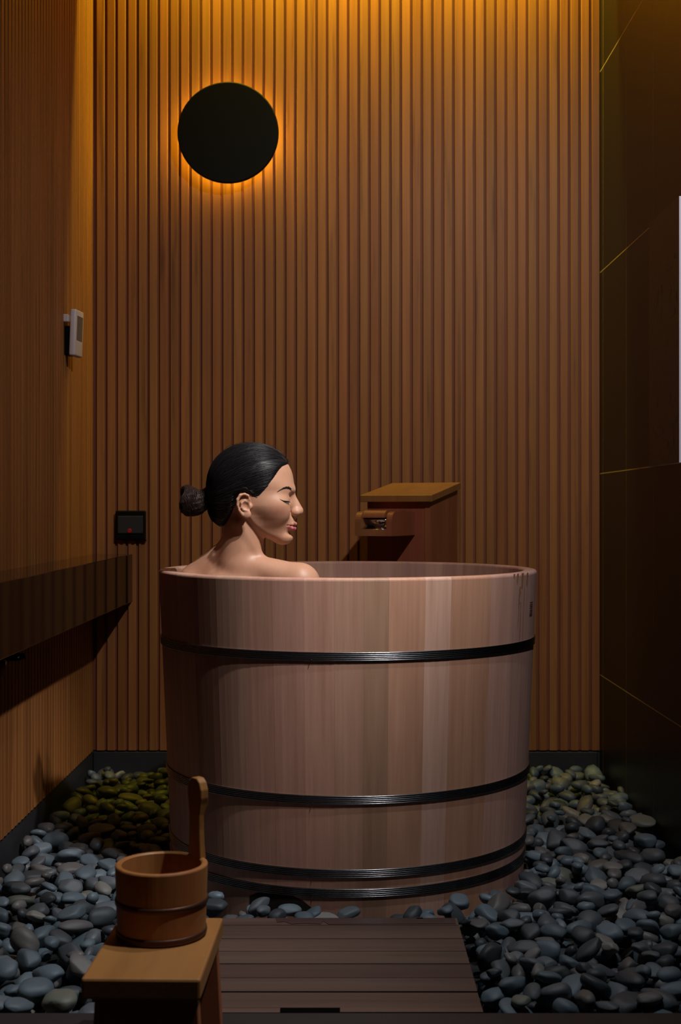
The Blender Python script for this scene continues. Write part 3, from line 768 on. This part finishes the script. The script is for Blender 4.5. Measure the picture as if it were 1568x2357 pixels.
# ------------------------------------------------------------------ the woman: one signed-distance figure, meshed by surface nets
YH = 3.18; U = YH / F
def smin(a, b, k):
    h = np.maximum(k - np.abs(a - b), 0) / k; return np.minimum(a, b) - h * h * k * .25
def smax(a, b, k): return -smin(-a, -b, k)
def pp(x, y, q):                                   # pixel (x,y) seen at lateral depth q -> figure space
    s = (YH + q * U) / YH; return (CX + (x - CX) * s, CY + (y - CY) * s, q)
def ax_(segs):
    out = [segs[0][0]]
    for (a, b, st_) in segs:
        n_ = max(1, int(round((b - a) / st_))); out += list(a + (b - a) * np.arange(1, n_ + 1) / n_)
    return np.array(out, np.float32)
class Field:
    def __init__(s, xs, ys, qs, big=80):
        s.xs, s.ys, s.qs = xs, ys, qs
        s.D = np.full((len(xs), len(ys), len(qs)), big, np.float32)
    def sl(s, lo, hi):
        r = []
        for a, l, h in zip((s.xs, s.ys, s.qs), lo, hi):
            i0 = max(np.searchsorted(a, l) - 1, 0); i1 = min(np.searchsorted(a, h) + 1, len(a)); r.append(slice(i0, max(i1, i0 + 1)))
        return tuple(r)
    def grid(s, S_):
        return s.xs[S_[0]][:, None, None], s.ys[S_[1]][None, :, None], s.qs[S_[2]][None, None, :]
    def comb(s, S_, d, k, sub):
        if sub: s.D[S_] = smax(s.D[S_], -d, k)
        else: s.D[S_] = smin(s.D[S_], d, k)
    def ell(s, c, r, k=6, sub=False, tilt=0):
        m = max(r) + k + 14 if True else 0
        S_ = s.sl([c[i] - m for i in range(3)], [c[i] + m for i in range(3)]); x, y, q = s.grid(S_)
        x = x - c[0]; y = y - c[1]; q = q - c[2]
        if tilt:
            ct, sn = math.cos(tilt), math.sin(tilt); x, y = x * ct + y * sn, -x * sn + y * ct
        k0 = np.sqrt((x / r[0]) ** 2 + (y / r[1]) ** 2 + (q / r[2]) ** 2)
        k1 = np.sqrt((x / r[0] ** 2) ** 2 + (y / r[1] ** 2) ** 2 + (q / r[2] ** 2) ** 2) + 1e-6
        s.comb(S_, (k0 * (k0 - 1) / k1).astype(np.float32), k, sub)
    def cap(s, a, b, ra, rb, k=6, sub=False):
        m = max(ra, rb) + k + 14
        S_ = s.sl([min(a[i], b[i]) - m for i in range(3)], [max(a[i], b[i]) + m for i in range(3)]); x, y, q = s.grid(S_)
        ab = np.array(b, float) - np.array(a, float); L2 = (ab ** 2).sum() + 1e-9
        t = np.clip(((x - a[0]) * ab[0] + (y - a[1]) * ab[1] + (q - a[2]) * ab[2]) / L2, 0, 1)
        d = np.sqrt((x - a[0] - t * ab[0]) ** 2 + (y - a[1] - t * ab[1]) ** 2 + (q - a[2] - t * ab[2]) ** 2) - (ra + (rb - ra) * t)
        s.comb(S_, d.astype(np.float32), k, sub)
    def chain(s, pts, rads, k=3, sub=False):
        for i in range(len(pts) - 1): s.cap(pts[i], pts[i + 1], rads[i], rads[i + 1], k, sub)
    def mesh(s, smooth=2):
        D, ax = s.D, (s.xs, s.ys, s.qs)
        ins = D < 0; nxx, nyy, nqq = D.shape
        c = np.zeros((nxx - 1, nyy - 1, nqq - 1), np.int8)
        for i in (0, 1):
            for j in (0, 1):
                for k in (0, 1): c += ins[i:nxx - 1 + i, j:nyy - 1 + j, k:nqq - 1 + k]
        I, J, K = np.nonzero((c > 0) & (c < 8)); idx = -np.ones(c.shape, np.int64); idx[I, J, K] = np.arange(len(I))
        acc = np.zeros((len(I), 3)); n_ = np.zeros(len(I))
        cor = [(i, j, k) for i in (0, 1) for j in (0, 1) for k in (0, 1)]
        for a in cor:
            for d in range(3):
                if a[d]: continue
                b = list(a); b[d] = 1
                da = D[I + a[0], J + a[1], K + a[2]]; db = D[I + b[0], J + b[1], K + b[2]]
                mk = (da < 0) != (db < 0); t = np.where(mk, da / np.where(da == db, 1, da - db), 0)
                pa = np.stack([ax[0][I + a[0]], ax[1][J + a[1]], ax[2][K + a[2]]], 1); pb = np.stack([ax[0][I + b[0]], ax[1][J + b[1]], ax[2][K + b[2]]], 1)
                acc += np.where(mk[:, None], pa + (pb - pa) * t[:, None], 0); n_ += mk
        V = acc / n_[:, None]; faces = []
        for d in range(3):
            e, f = (d + 1) % 3, (d + 2) % 3
            A = [slice(None)] * 3; B = [slice(None)] * 3; A[d] = slice(0, -1); B[d] = slice(1, None)
            ch = ins[tuple(A)] != ins[tuple(B)]; P_ = np.stack(np.nonzero(ch), 1)
            ok = (P_[:, e] > 0) & (P_[:, f] > 0) & (P_[:, e] < c.shape[e]) & (P_[:, f] < c.shape[f]); P_ = P_[ok]
            q4 = []
            for (oe, of) in ((0, 0), (1, 0), (1, 1), (0, 1)):
                Q_ = P_.copy(); Q_[:, e] -= oe; Q_[:, f] -= of; q4.append(idx[Q_[:, 0], Q_[:, 1], Q_[:, 2]])
            q4 = np.stack(q4, 1); fl = ins[P_[:, 0], P_[:, 1], P_[:, 2]]
            q4[~fl] = q4[~fl][:, ::-1]; faces.append(q4)
        Fq = np.concatenate(faces); Fq = Fq[(Fq >= 0).all(1)]
        for it in range(smooth):
            s_ = np.zeros_like(V); m_ = np.zeros(len(V))
            for a, b in ((0, 1), (1, 2), (2, 3), (3, 0)):
                np.add.at(s_, Fq[:, a], V[Fq[:, b]]); np.add.at(m_, Fq[:, a], 1)
                np.add.at(s_, Fq[:, b], V[Fq[:, a]]); np.add.at(m_, Fq[:, b], 1)
            V = V * .5 + .5 * s_ / np.maximum(m_, 1)[:, None]
        return V, Fq
def wpt(P_):
    P_ = np.asarray(P_, float); return np.stack([(P_[..., 0] - CX) * U, YH + P_[..., 2] * U, CZ - (P_[..., 1] - CY) * U], -1)

fx = ax_([(330, 535, 6), (535, 704, 1.4), (704, 790, 6)])
fy = ax_([(1018, 1060, 3), (1060, 1262, 1.4), (1262, 1345, 3), (1345, 2030, 8)])
fq = ax_([(-190, -90, 6), (-90, 52, 1.5), (52, 90, 2.4), (90, 470, 7)])
B = Field(fx, fy, fq)
# torso, limbs (mostly under water)
B.ell((565, 1400, -5), (118, 112, 66), 10)
B.cap((560, 1440, 0), (562, 1640, 10), 88, 78, 40); B.ell((560, 1745, 25), (125, 80, 85), 50)
B.cap((556, 1300, -15), (690, 1334, -45), 30, 38, 16); B.cap((530, 1262, 10), (447, 1337, 40), 28, 38, 16)
B.ell((694, 1338, -45), (41, 41, 42), 14); B.ell((450, 1346, 40), (40, 42, 42), 14)
rsh, rel, rwr = (696, 1345, -45), (722, 1570, -30), (670, 1650, 190)
lsh, lel, lwr = (446, 1350, 40), (424, 1575, 60), (480, 1650, 240)
for a, b, c in ((rsh, rel, rwr), (lsh, lel, lwr)):
    B.cap(a, b, 38, 30, 14); B.cap(b, c, 29, 20, 8)
    B.ell((c[0] - 3, c[1] + 6, c[2] + 36), (28, 15, 38), 12)
    for f_ in range(4): B.chain([(c[0] - 24 + f_ * 14, c[1] + 6, c[2] + 62), (c[0] - 26 + f_ * 15, c[1] + 8, c[2] + 92), (c[0] - 26 + f_ * 15, c[1] + 22, c[2] + 112 - abs(f_ - 1.5) * 8)], [9, 9, 8], 3)
    sg_ = -1 if c[0] > 560 else 1; B.chain([(c[0] + sg_ * 18, c[1] + 8, c[2] + 18), (c[0] + sg_ * 36, c[1] + 14, c[2] + 44), (c[0] + sg_ * 38, c[1] + 20, c[2] + 62)], [10, 9.5, 8], 4)
for sx in (-1, 1):
    kn = (560 + sx * 68, 1712, 360); B.cap((560 + sx * 58, 1760, 40), kn, 78, 54, 30)
    B.cap(kn, (560 + sx * 62, 1945, 330), 52, 34, 14); B.cap((560 + sx * 62, 1962, 325), (560 + sx * 68, 1975, 425), 30, 22, 14)
# neck
B.cap((570, 1165, 0), (551, 1295, 0), 46, 49, 14)
B.cap((556, 1205, -38), (602, 1285, -22), 12, 9, 12); B.cap((556, 1205, 38), (602, 1285, 22), 12, 9, 12)
# head: cranium
HD = Field(fx, fy, fq)
HD.ell((580, 1110, 0), (96, 84, 72), 8)
# head: face block, profile and width given per height
py_ = [1040, 1060, 1070, 1080, 1093, 1105, 1115, 1126, 1136, 1143, 1155, 1170, 1185, 1192, 1200, 1210, 1220, 1228, 1237, 1246, 1252, 1262]
pxv = [625, 648, 659, 668, 675, 678, 678.5, 677, 676, 675, 671, 667, 667, 667, 665, 664, 664, 664, 667, 664, 656, 645]
qv_y = [1040, 1090, 1110, 1130, 1150, 1165, 1190, 1210, 1230, 1245, 1256]
qv = [66, 68, 67, 65, 65, 64, 57, 49, 39, 30, 24]
S_ = HD.sl((552, 1042, -84), (704, 1262, 84)); x, y, q = HD.grid(S_)
Px = np.interp(fy[S_[1]], py_, pxv)[None, :, None]; Qx = np.interp(fy[S_[1]], qv_y, qv)[None, :, None]
Qx = Qx * (1 + .10 * np.clip((610 - x) / 50, 0, 1) * np.clip((y - 1185) / 30, 0, 1))
g = (np.maximum(x - 602, 0) / (Px - 602)) ** 2.15 + np.abs(q / Qx) ** 2.35
sec = (np.power(g + 1e-9, 1 / 2.2) - 1) * np.minimum(Px - 602, Qx) * .95
jaw_x = [552, 575, 585, 600, 616, 633, 651, 662, 675, 704]; jaw_y = [1180, 1196, 1212, 1228, 1239, 1246, 1252, 1252, 1248, 1240]
jw = (y - np.interp(fx[S_[0]], jaw_x, jaw_y)[:, None, None]) * .86
fd = smax(smax(smax(sec, jw + 0 * q, 16), 556 - x + 0 * sec, 10), (1104 - y) * .8 + (x - 640) * .25 + 0 * sec, 24)
HD.D[S_] = smin(HD.D[S_], fd.astype(np.float32), 14)
for sgn in (-1, 1):
    E = lambda x, y, q: pp(x, y, q * sgn)
    HD.ell(E(638, 1177, 38), (22, 20, 15), 30)                     # cheek
    HD.ell(E(622, 1162, 51), (28, 13, 11), 26)                     # cheekbone
    HD.cap(E(671, 1126, 10), E(646, 1126, 42), 7, 8, 10)           # brow ridge
    HD.ell(E(676, 1147, 25), (13, 10, 13), 11, True)               # orbit
    HD.ell(E(654.5, 1149, 29), (13.5, 12.0, 14), 4)                # closed lids over the eye
    HD.ell(E(681, 1179, 10.5), (9.5, 7.6, 6.0), 4)                 # wing of the nose
HD.cap((674, 1140, 0), (689.6, 1172, 0), 5.0, 7, 7)
HD.cap((671, 1150, 0), (682, 1177, 0), 8, 11, 8)
HD.ell((690, 1177, 0), (8, 7.6, 8.5), 5)
HD.cap((690, 1183, 0), (680, 1189, 0), 4.2, 4.2, 4)
HD.ell((652, 1203, 0), (26.5, 22, 25), 9)                          # muzzle
HD.ell((652, 1238, 0), (20.5, 14.5, 20), 12)                       # chin
ULIP = [(660, 1207.6, -24), (672.5, 1206.8, -13), (679.3, 1205.8, -4), (679.0, 1206.4, 0), (679.3, 1205.8, 4), (672.5, 1206.8, 13), (660, 1207.6, 24)]; UR = [2.0, 3.7, 4.3, 4.1, 4.3, 3.7, 2.0]
LLIP = [(660, 1209.8, -23), (671.5, 1215.3, -12), (676.6, 1216.6, 0), (671.5, 1215.3, 12), (660, 1209.8, 23)]; LR = [2.0, 4.6, 5.4, 4.6, 2.0]
HD.chain(ULIP, UR, 2.5); HD.chain(LLIP, LR, 2.5)
HD.chain([(661, 1208.4, -25), (674, 1210.2, -12), (685, 1211, 0), (674, 1210.2, 12), (661, 1208.4, 25)], [.7, 1.1, 1.2, 1.1, .7], 2, True)
HD.chain([(667, 1226.5, -15), (676, 1227.5, 0), (667, 1226.5, 15)], [3.2, 3.6, 3.2], 7, True)
for sgn in (-1, 1):
    HD.ell((687.5, 1187.0, 6 * sgn), (5.5, 2.6, 3.2), 2, True)
# ears
for sgn in (-1, 1):
    E = lambda x, y, q: pp(x, y, -q * sgn) if sgn > 0 else (lambda t: (t[0], t[1], -t[2]))(pp(x, y, q))
    e = lambda x, y, q: pp(x, y, q) if sgn < 0 else (pp(x, y, -abs(q))[0], pp(x, y, -abs(q))[1], abs(q))
    g_ = lambda x, y, q: e(x, y, -abs(q)) if sgn < 0 else e(x, y, abs(q))
    HD.ell(g_(562, 1165, 67), (13, 22, 8), 5)
    HD.ell(g_(561, 1163, 74), (14.5, 25, 3.6), 3, False, -.12)
    HD.chain([g_(572, 1162, 72), g_(574, 1150, 74), g_(571, 1141, 77), g_(563, 1137.5, 80), g_(553, 1140, 82), g_(547, 1150, 83), g_(547, 1163, 82), g_(551, 1175, 80), g_(558, 1185, 77)],
             [2.4, 2.8, 3.0, 3.2, 3.4, 3.4, 3.2, 3.2, 3.6], 2)
    HD.ell(g_(568, 1184, 75), (10.5, 9.5, 4.6), 4)
    HD.ell(g_(567, 1166, 78), (7.5, 9.5, 5.5), 2.5, True)
    HD.ell(g_(563, 1147, 80), (7, 6, 4.5), 2.5, True, .4)
    HD.chain([g_(563, 1152, 78), g_(556, 1158, 79.5), g_(556, 1168, 79), g_(561, 1174, 78), g_(569, 1175.5, 77)], [2.4, 2.8, 2.8, 2.8, 2.6], 2)
    HD.chain([g_(552, 1151, 81), g_(551.5, 1163, 80), g_(555, 1174, 78)], [1.2, 1.3, 1.2], 2, True)
    HD.ell(g_(577, 1166, 71), (3.6, 6, 5), 3)
B.D = smin(B.D, HD.D, 10)
V, Fq = B.mesh(2)
# paint: lips and a little blush
def seg_d(V, pts, rads):
    best = np.full(len(V), 99.)
    for i in range(len(pts) - 1):
        a, b = np.array(pts[i], float), np.array(pts[i + 1], float); ab = b - a; t = np.clip(((V - a) @ ab) / (ab @ ab), 0, 1)
        best = np.minimum(best, np.linalg.norm(V - a - t[:, None] * ab, axis=1) - (rads[i] + (rads[i + 1] - rads[i]) * t))
    return best
base = np.tile(np.array([[.50, .262, .163]]), (len(V), 1))
bl_ = np.exp(-(((V[:, 0] - 646) / 20) ** 2 + ((V[:, 1] - 1176) / 15) ** 2)) * .5
base = base * (1 - bl_[:, None]) + np.array([[.56, .22, .145]]) * bl_[:, None]
lm = np.clip(1 - (seg_d(V, ULIP, UR) + .1) / .9, 0, 1); base = base * (1 - lm[:, None]) + np.array([[.25, .07, .065]]) * lm[:, None]
lm = np.clip(1 - (seg_d(V, LLIP, LR) + .0) / .9, 0, 1); base = base * (1 - lm[:, None]) + np.array([[.46, .075, .115]]) * lm[:, None]
me = npmesh('person', wpt(V), Fq[:, ::-1])
at_ = me.attributes.new('tone', 'FLOAT_COLOR', 'POINT'); at_.data.foreach_set('color', np.concatenate([base, np.ones((len(V), 1))], 1).astype(np.float32).ravel())
def skin_mat():
    m, nt, b = newmat('skin'); N = nt.nodes; L = nt.links
    a = N.new('ShaderNodeAttribute'); a.attribute_name = 'tone'
    n_ = N.new('ShaderNodeTexNoise'); n_.inputs['Scale'].default_value = 60; n_.inputs['Detail'].default_value = 4
    mr = N.new('ShaderNodeMapRange'); mr.inputs[3].default_value = .92; mr.inputs[4].default_value = 1.08; L.new(n_.outputs['Fac'], mr.inputs[0])
    mx = N.new('ShaderNodeMix'); mx.data_type = 'RGBA'; mx.blend_type = 'MULTIPLY'; mx.inputs[0].default_value = 1
    L.new(a.outputs['Color'], mx.inputs[6]); L.new(mr.outputs[0], mx.inputs[7]); L.new(mx.outputs[2], b.inputs['Base Color'])
    b.inputs['Roughness'].default_value = .47; b.inputs['Specular IOR Level'].default_value = .4
    b.inputs['Subsurface Weight'].default_value = .25; b.inputs['Subsurface Radius'].default_value = (1, .3, .15); b.inputs['Subsurface Scale'].default_value = .006
    bp = N.new('ShaderNodeBump'); bp.inputs['Strength'].default_value = .05; bp.inputs['Distance'].default_value = .001
    n2 = N.new('ShaderNodeTexNoise'); n2.inputs['Scale'].default_value = 700; L.new(n2.outputs['Fac'], bp.inputs['Height']); L.new(bp.outputs[0], b.inputs['Normal'])
    return m
M['skin'] = skin_mat()
person = obj('person', me, M['skin'])
tag(person, 'person with dark hair in a low bun bathing in the tub, eyes closed', 'person')

# hair
def hair_mat(name, col, rough):
    m, nt, b = newmat(name); b.inputs['Base Color'].default_value = (*col, 1); b.inputs['Roughness'].default_value = rough
    n_ = nt.nodes.new('ShaderNodeTexNoise'); n_.inputs['Scale'].default_value = 120
    mr = nt.nodes.new('ShaderNodeMapRange'); mr.inputs[3].default_value = rough - .08; mr.inputs[4].default_value = rough + .12
    nt.links.new(n_.outputs['Fac'], mr.inputs[0]); nt.links.new(mr.outputs[0], b.inputs['Roughness'])
    b.inputs['Specular IOR Level'].default_value = .24
    return m
M['hair'] = hair_mat('black_hair', (.010, .008, .009), .42)
M['strand'] = hair_mat('black_hair_strand', (.010, .008, .009), .38)
M['bunhair'] = hair_mat('dark_brown_hair', (.028, .015, .012), .44)
HL = [(690, 1060), (664, 1070), (651, 1077), (641, 1091), (635, 1107), (626, 1122), (612, 1138), (606, 1152), (597, 1157), (587, 1151), (575, 1140), (560, 1134), (546, 1141), (543, 1158), (537, 1180), (524, 1202), (508, 1216), (492, 1206), (478, 1216), (462, 1190), (455, 1140), (455, 1010), (690, 1005)]
def poly_sd(x, y, P_):
    d = np.full(np.broadcast(x, y).shape, 1e9); ins = np.zeros(d.shape, bool)
    for i in range(len(P_)):
        (ax0, ay0), (bx0, by0) = P_[i], P_[(i + 1) % len(P_)]; ex_, ey_ = bx0 - ax0, by0 - ay0
        t = np.clip(((x - ax0) * ex_ + (y - ay0) * ey_) / (ex_ * ex_ + ey_ * ey_), 0, 1)
        d = np.minimum(d, (x - ax0 - t * ex_) ** 2 + (y - ay0 - t * ey_) ** 2)
        cr = ((ay0 > y) != (by0 > y)) & (x < ex_ * (y - ay0) / (ey_ if ey_ else 1e-9) + ax0); ins ^= cr
    d = np.sqrt(d); return np.where(ins, -d, d)
hx, hy, hq = ax_([(462, 690, 1.8)]), ax_([(1008, 1226, 1.8)]), ax_([(-94, 94, 1.9)])
HF = Field(hx, hy, hq)
HF.ell((578, 1108, 0), (101, 89, 77), 4); HF.ell((523, 1158, 0), (46, 60, 54), 24); HF.ell((545, 1125, 0), (62, 70, 72), 12)
CAP = HF.D.copy()
pd = poly_sd(hx[:, None], hy[None, :], HL).astype(np.float32)[:, :, None]
HF.D = smax(HF.D + np.clip(7 + pd, 0, 7) * .75, pd + 0 * HF.D, 2.5)
Vh, Fh = HF.mesh(2)
obj('hair', npmesh('hair', wpt(Vh), Fh[:, ::-1]), M['hair'], person)
# bun
bx, by, bq = ax_([(392, 506, 1.7)]), ax_([(1100, 1206, 1.7)]), ax_([(-56, 56, 1.8)])
BF = Field(bx, by, bq)
for k in range(5):                                   # overlapping coils of twisted hair
    pts = []; rad = []
    for s_ in range(26):
        t = s_ / 25; an = 2 * math.pi * (t * .92 + k * .21); rr_ = 24 - 3.2 * k
        cx_ = 447 + (k - 2) * 7.5
        p = np.array((cx_ + 6 * math.sin(an * 2 + k), 1155 + rr_ * math.cos(an) + (k - 2) * 1.5, rr_ * 1.08 * math.sin(an)))
        pts.append(tuple(p)); rad.append(11 + 1.5 * math.sin(an * 3 + k))
    BF.chain(pts, rad, 2.5)
BF.ell((446, 1156, 0), (32, 27, 28), 4); BF.cap((468, 1150, 0), (500, 1140, 0), 20, 30, 8)
x, y, q = bx[:, None, None], by[None, :, None], bq[None, None, :]
an = np.arctan2(q, y - 1155); BF.D += (.55 * np.sin(an * 16 + (x - 440) * .16) + .35 * np.sin(an * 29 + (x - 440) * .1)).astype(np.float32)
Vb, Fb = BF.mesh(1)
bun = obj('hair_bun', npmesh('hair_bun', wpt(Vb), Fb[:, ::-1]), M['bunhair'], person); bun['label'] = 'low coiled bun of dark brown hair'
BUNF = BF
# combed strands lying on the cap, from the hairline to the bun
from mathutils.interpolate import poly_3d_calc
def samp(D, P_):
    i = np.clip(np.interp(P_[:, 0], hx, np.arange(len(hx))), 0, len(hx) - 1.001); j = np.clip(np.interp(P_[:, 1], hy, np.arange(len(hy))), 0, len(hy) - 1.001); k = np.clip(np.interp(P_[:, 2], hq, np.arange(len(hq))), 0, len(hq) - 1.001)
    i0, j0, k0 = i.astype(int), j.astype(int), k.astype(int); a, b, c = i - i0, j - j0, k - k0; r = 0
    for di in (0, 1):
        for dj in (0, 1):
            for dk_ in (0, 1): r = r + D[i0 + di, j0 + dj, k0 + dk_] * np.where(di, a, 1 - a) * np.where(dj, b, 1 - b) * np.where(dk_, c, 1 - c)
    return r
def project(P_, off):
    for it in range(6):
        d = samp(HF.D, P_); e_ = 1.5
        g_ = np.stack([samp(HF.D, P_ + np.eye(3)[a] * e_) - samp(HF.D, P_ - np.eye(3)[a] * e_) for a in range(3)], 1)
        g_ /= np.maximum(np.linalg.norm(g_, axis=1), 1e-6)[:, None]; P_ = P_ - g_ * np.clip(d - off, -12, 12)[:, None]
    return P_
rs2 = np.random.RandomState(9); NS, NP = 1500, 16
sel = Vh[rs2.randint(len(Vh), size=NS * 3)]; sel = sel[(sel[:, 0] > 530)][:NS]; NS = len(sel)
root = np.array([492, 1146, 0.])
T = np.linspace(0, 1, NP)
paths = []
off = rs2.uniform(-.2, .9, NS)
for t in T:
    P_ = sel * (1 - t) + (root + np.stack([np.zeros(NS), (sel[:, 1] - 1120) * .22, sel[:, 2] * .30], 1)) * t
    bow = np.sin(math.pi * t) * 40
    cdir = sel - np.array([560, 1120, 0]); cdir = cdir / np.linalg.norm(cdir, axis=1)[:, None]
    P_ = P_ + cdir * bow
    paths.append(project(P_, off))
paths = np.stack(paths, 1)
def ribbons(paths, rad):
    n_, m_, _ = paths.shape; tg = np.gradient(paths, axis=1); tg /= np.maximum(np.linalg.norm(tg, axis=2), 1e-6)[..., None]
    up = np.array([.2, .3, .93]); a = np.cross(tg, up); a /= np.maximum(np.linalg.norm(a, axis=2), 1e-6)[..., None]; b = np.cross(tg, a)
    rr_ = (rad[:, None] * np.sin(np.linspace(.25, math.pi - .35, m_))[None])[..., None]
    V_ = np.stack([paths + (a * math.cos(2.094 * s) + b * math.sin(2.094 * s)) * rr_ for s in range(3)], 2).reshape(-1, 3)
    i = np.arange(n_)[:, None, None] * m_ * 3 + np.arange(m_ - 1)[None, :, None] * 3; s = np.arange(3)[None, None]; s2 = (s + 1) % 3
    Fq_ = np.stack([i + s, i + s2, i + 3 + s2, i + 3 + s], -1).reshape(-1, 4)
    return V_, Fq_
Vs, Fs = ribbons(paths, rs2.uniform(.35, .75, NS))
o = obj('hair_strands', npmesh('hair_strands', wpt(Vs), Fs), M['strand'], person); o['kind'] = 'stuff'
# strands wound round the bun
def fsamp(Fd, P_):
    ii = []
    for a, A in enumerate((Fd.xs, Fd.ys, Fd.qs)):
        f_ = np.clip(np.interp(P_[:, a], A, np.arange(len(A))), 0, len(A) - 1.001); ii.append((f_.astype(int), f_ - f_.astype(int)))
    r = 0
    for di in (0, 1):
        for dj in (0, 1):
            for dk_ in (0, 1):
                r = r + Fd.D[ii[0][0] + di, ii[1][0] + dj, ii[2][0] + dk_] * np.where(di, ii[0][1], 1 - ii[0][1]) * np.where(dj, ii[1][1], 1 - ii[1][1]) * np.where(dk_, ii[2][1], 1 - ii[2][1])
    return r
NB = 620; x0_ = rs2.uniform(414, 474, NB); a0_ = rs2.uniform(0, 2 * math.pi, NB); dl_ = rs2.uniform(.9, 2.0, NB); tw = np.where(np.sin(a0_ * 1.5 + x0_ * .09) > 0, 1, -1) * rs2.uniform(10, 24, NB)
offb = rs2.uniform(-.1, .9, NB); bp_ = []
for t in T:
    an_ = a0_ + dl_ * t; P_ = np.stack([x0_ + tw * (t - .5), 1155 + 38 * np.cos(an_), 38 * np.sin(an_)], 1)
    for it in range(6):
        d = fsamp(BUNF, P_); g_ = np.stack([fsamp(BUNF, P_ + np.eye(3)[a] * 1.5) - fsamp(BUNF, P_ - np.eye(3)[a] * 1.5) for a in range(3)], 1)
        g_ /= np.maximum(np.linalg.norm(g_, axis=1), 1e-6)[:, None]; P_ = P_ - g_ * np.clip(d - offb, -8, 8)[:, None]
    bp_.append(P_)
Vs, Fs = ribbons(np.stack(bp_, 1), rs2.uniform(.3, .7, NB))
o = obj('bun_strands', npmesh('bun_strands', wpt(Vs), Fs), M['bunhair'], bun); o['kind'] = 'stuff'
# flyaway hairs above the crown
fl = []
for k in range(46):
    a0 = rs2.uniform(.2, 1.9); q0 = rs2.uniform(-40, 40); ln = rs2.uniform(.25, .7); lift = rs2.uniform(2, 9)
    fl.append([(578 + (99 + lift * math.sin(math.pi * t)) * math.cos(a0 + ln * t), 1108 - (87 + lift * math.sin(math.pi * t)) * math.sin(a0 + ln * t) * math.sqrt(max(1 - (q0 / 77) ** 2, .1)), q0 + 6 * t) for t in np.linspace(0, 1, NP)])
Vs, Fs = ribbons(np.array(fl), rs2.uniform(.18, .3, 46))
o = obj('flyaway_hairs', npmesh('flyaway_hairs', wpt(Vs), Fs), M['strand'], person); o['kind'] = 'stuff'

# eyebrows and lashes, laid on the skin
def samp3(P_):
    D = B.D; ii = []
    for a, A in enumerate((fx, fy, fq)):
        f_ = np.clip(np.interp(P_[:, a], A, np.arange(len(A))), 0, len(A) - 1.001); ii.append((f_.astype(int), f_ - f_.astype(int)))
    r = 0
    for di in (0, 1):
        for dj in (0, 1):
            for dk_ in (0, 1):
                r = r + D[ii[0][0] + di, ii[1][0] + dj, ii[2][0] + dk_] * np.where(di, ii[0][1], 1 - ii[0][1]) * np.where(dj, ii[1][1], 1 - ii[1][1]) * np.where(dk_, ii[2][1], 1 - ii[2][1])
    return r
def onskin(P_, off):
    P_ = np.array(P_, float)
    for it in range(8):
        d = samp3(P_); g_ = np.stack([samp3(P_ + np.eye(3)[a] * 1.5) - samp3(P_ - np.eye(3)[a] * 1.5) for a in range(3)], 1)
        g_ /= np.maximum(np.linalg.norm(g_, axis=1), 1e-6)[:, None]; P_ = P_ - g_ * np.clip(d - off, -6, 6)[:, None]
    return P_
def rayq(x, y, sgn):                                 # where a line along q at (x,y) enters the face from the given side
    qs_ = np.linspace(90, 0, 240) * sgn; d = samp3(np.stack([np.full(240, x), np.full(240, y), qs_], 1)); i_ = np.argmax(d < 0); return qs_[i_]
for sgn in (-1, 1):
    hairs = []; rb = np.random.RandomState(4)
    cl = np.array([(642, 1131.5), (648, 1127.5), (655, 1124), (661, 1122.8), (667, 1124.2), (672, 1127.5)]); hw_ = [.5, 1.3, 2.1, 2.7, 3.1, 2.6]
    for k in range(170):
        t = rb.uniform(0, 5); i_ = min(int(t), 4); f_ = t - i_; c_ = cl[i_] * (1 - f_) + cl[i_ + 1] * f_; hwid = hw_[i_] * (1 - f_) + hw_[i_ + 1] * f_
        dx = cl[i_] - cl[i_ + 1]; dx = dx / np.linalg.norm(dx); v_ = rb.uniform(-1, 1) * hwid
        p0 = np.array([c_[0], c_[1] + v_]); dr = dx * 4.5 + np.array([0, -v_ * .35 - .4]); pts = []
        for s_ in np.linspace(0, 1, 5):
            xy = p0 + dr * s_; xx, yy, _ = pp(xy[0], xy[1], -25 if sgn < 0 else -25); pts.append((xx, yy, rayq(xx, yy, sgn)))
        hairs.append(onskin(pts, .25 + .35 * rb.rand()))
    Vs, Fs = ribbons(np.array(hairs), rb.uniform(.2, .36, len(hairs))); o = obj('eyebrow', npmesh('eyebrow', wpt(Vs), Fs), M['bunhair'], person)
    ls = []
    for k in range(60):
        t = k / 59; xy = np.array([646 + 18.5 * t, 1149 + 4.6 * t + 2.6 * math.sin(math.pi * t)]); xx, yy, _ = pp(xy[0], xy[1], -30); q_ = rayq(xx, yy, sgn)
        p0 = onskin([(xx, yy, q_)], .1)[0]; d_ = np.array([2.2 + 4 * t, 4.2 + rb.uniform(-.8, .8), sgn * (2.0 - 1.2 * t)]) * (.25 + .75 * t)
        ls.append([p0 + d_ * s_ + np.array([0, -1.2, 0]) * s_ * s_ for s_ in np.linspace(-.25, 1, 5)])
    Vs, Fs = ribbons(np.array(ls), np.full(len(ls), .36)); Vl = Vs
    obj('eyelashes', npmesh('eyelashes', wpt(Vs), Fs), M['hair'], person)
    bm = bmesh.new(); ll = []
    for k in range(14):
        t = k / 13; xx, yy, _ = pp(645 + 20 * t, 1148.4 + 4.8 * t + 2.4 * math.sin(math.pi * t), -30); ll.append(onskin([(xx, yy, rayq(xx, yy, sgn))], -.1)[0])
    tube(bm, [Vector(p) for p in wpt(np.array(ll))], [.0002 + .0009 * math.sin(math.pi * min(max(k / 13, .03), .97) ** 1.6) for k in range(14)], 6)
    obj('lash_line', bm, M['hair'], person)
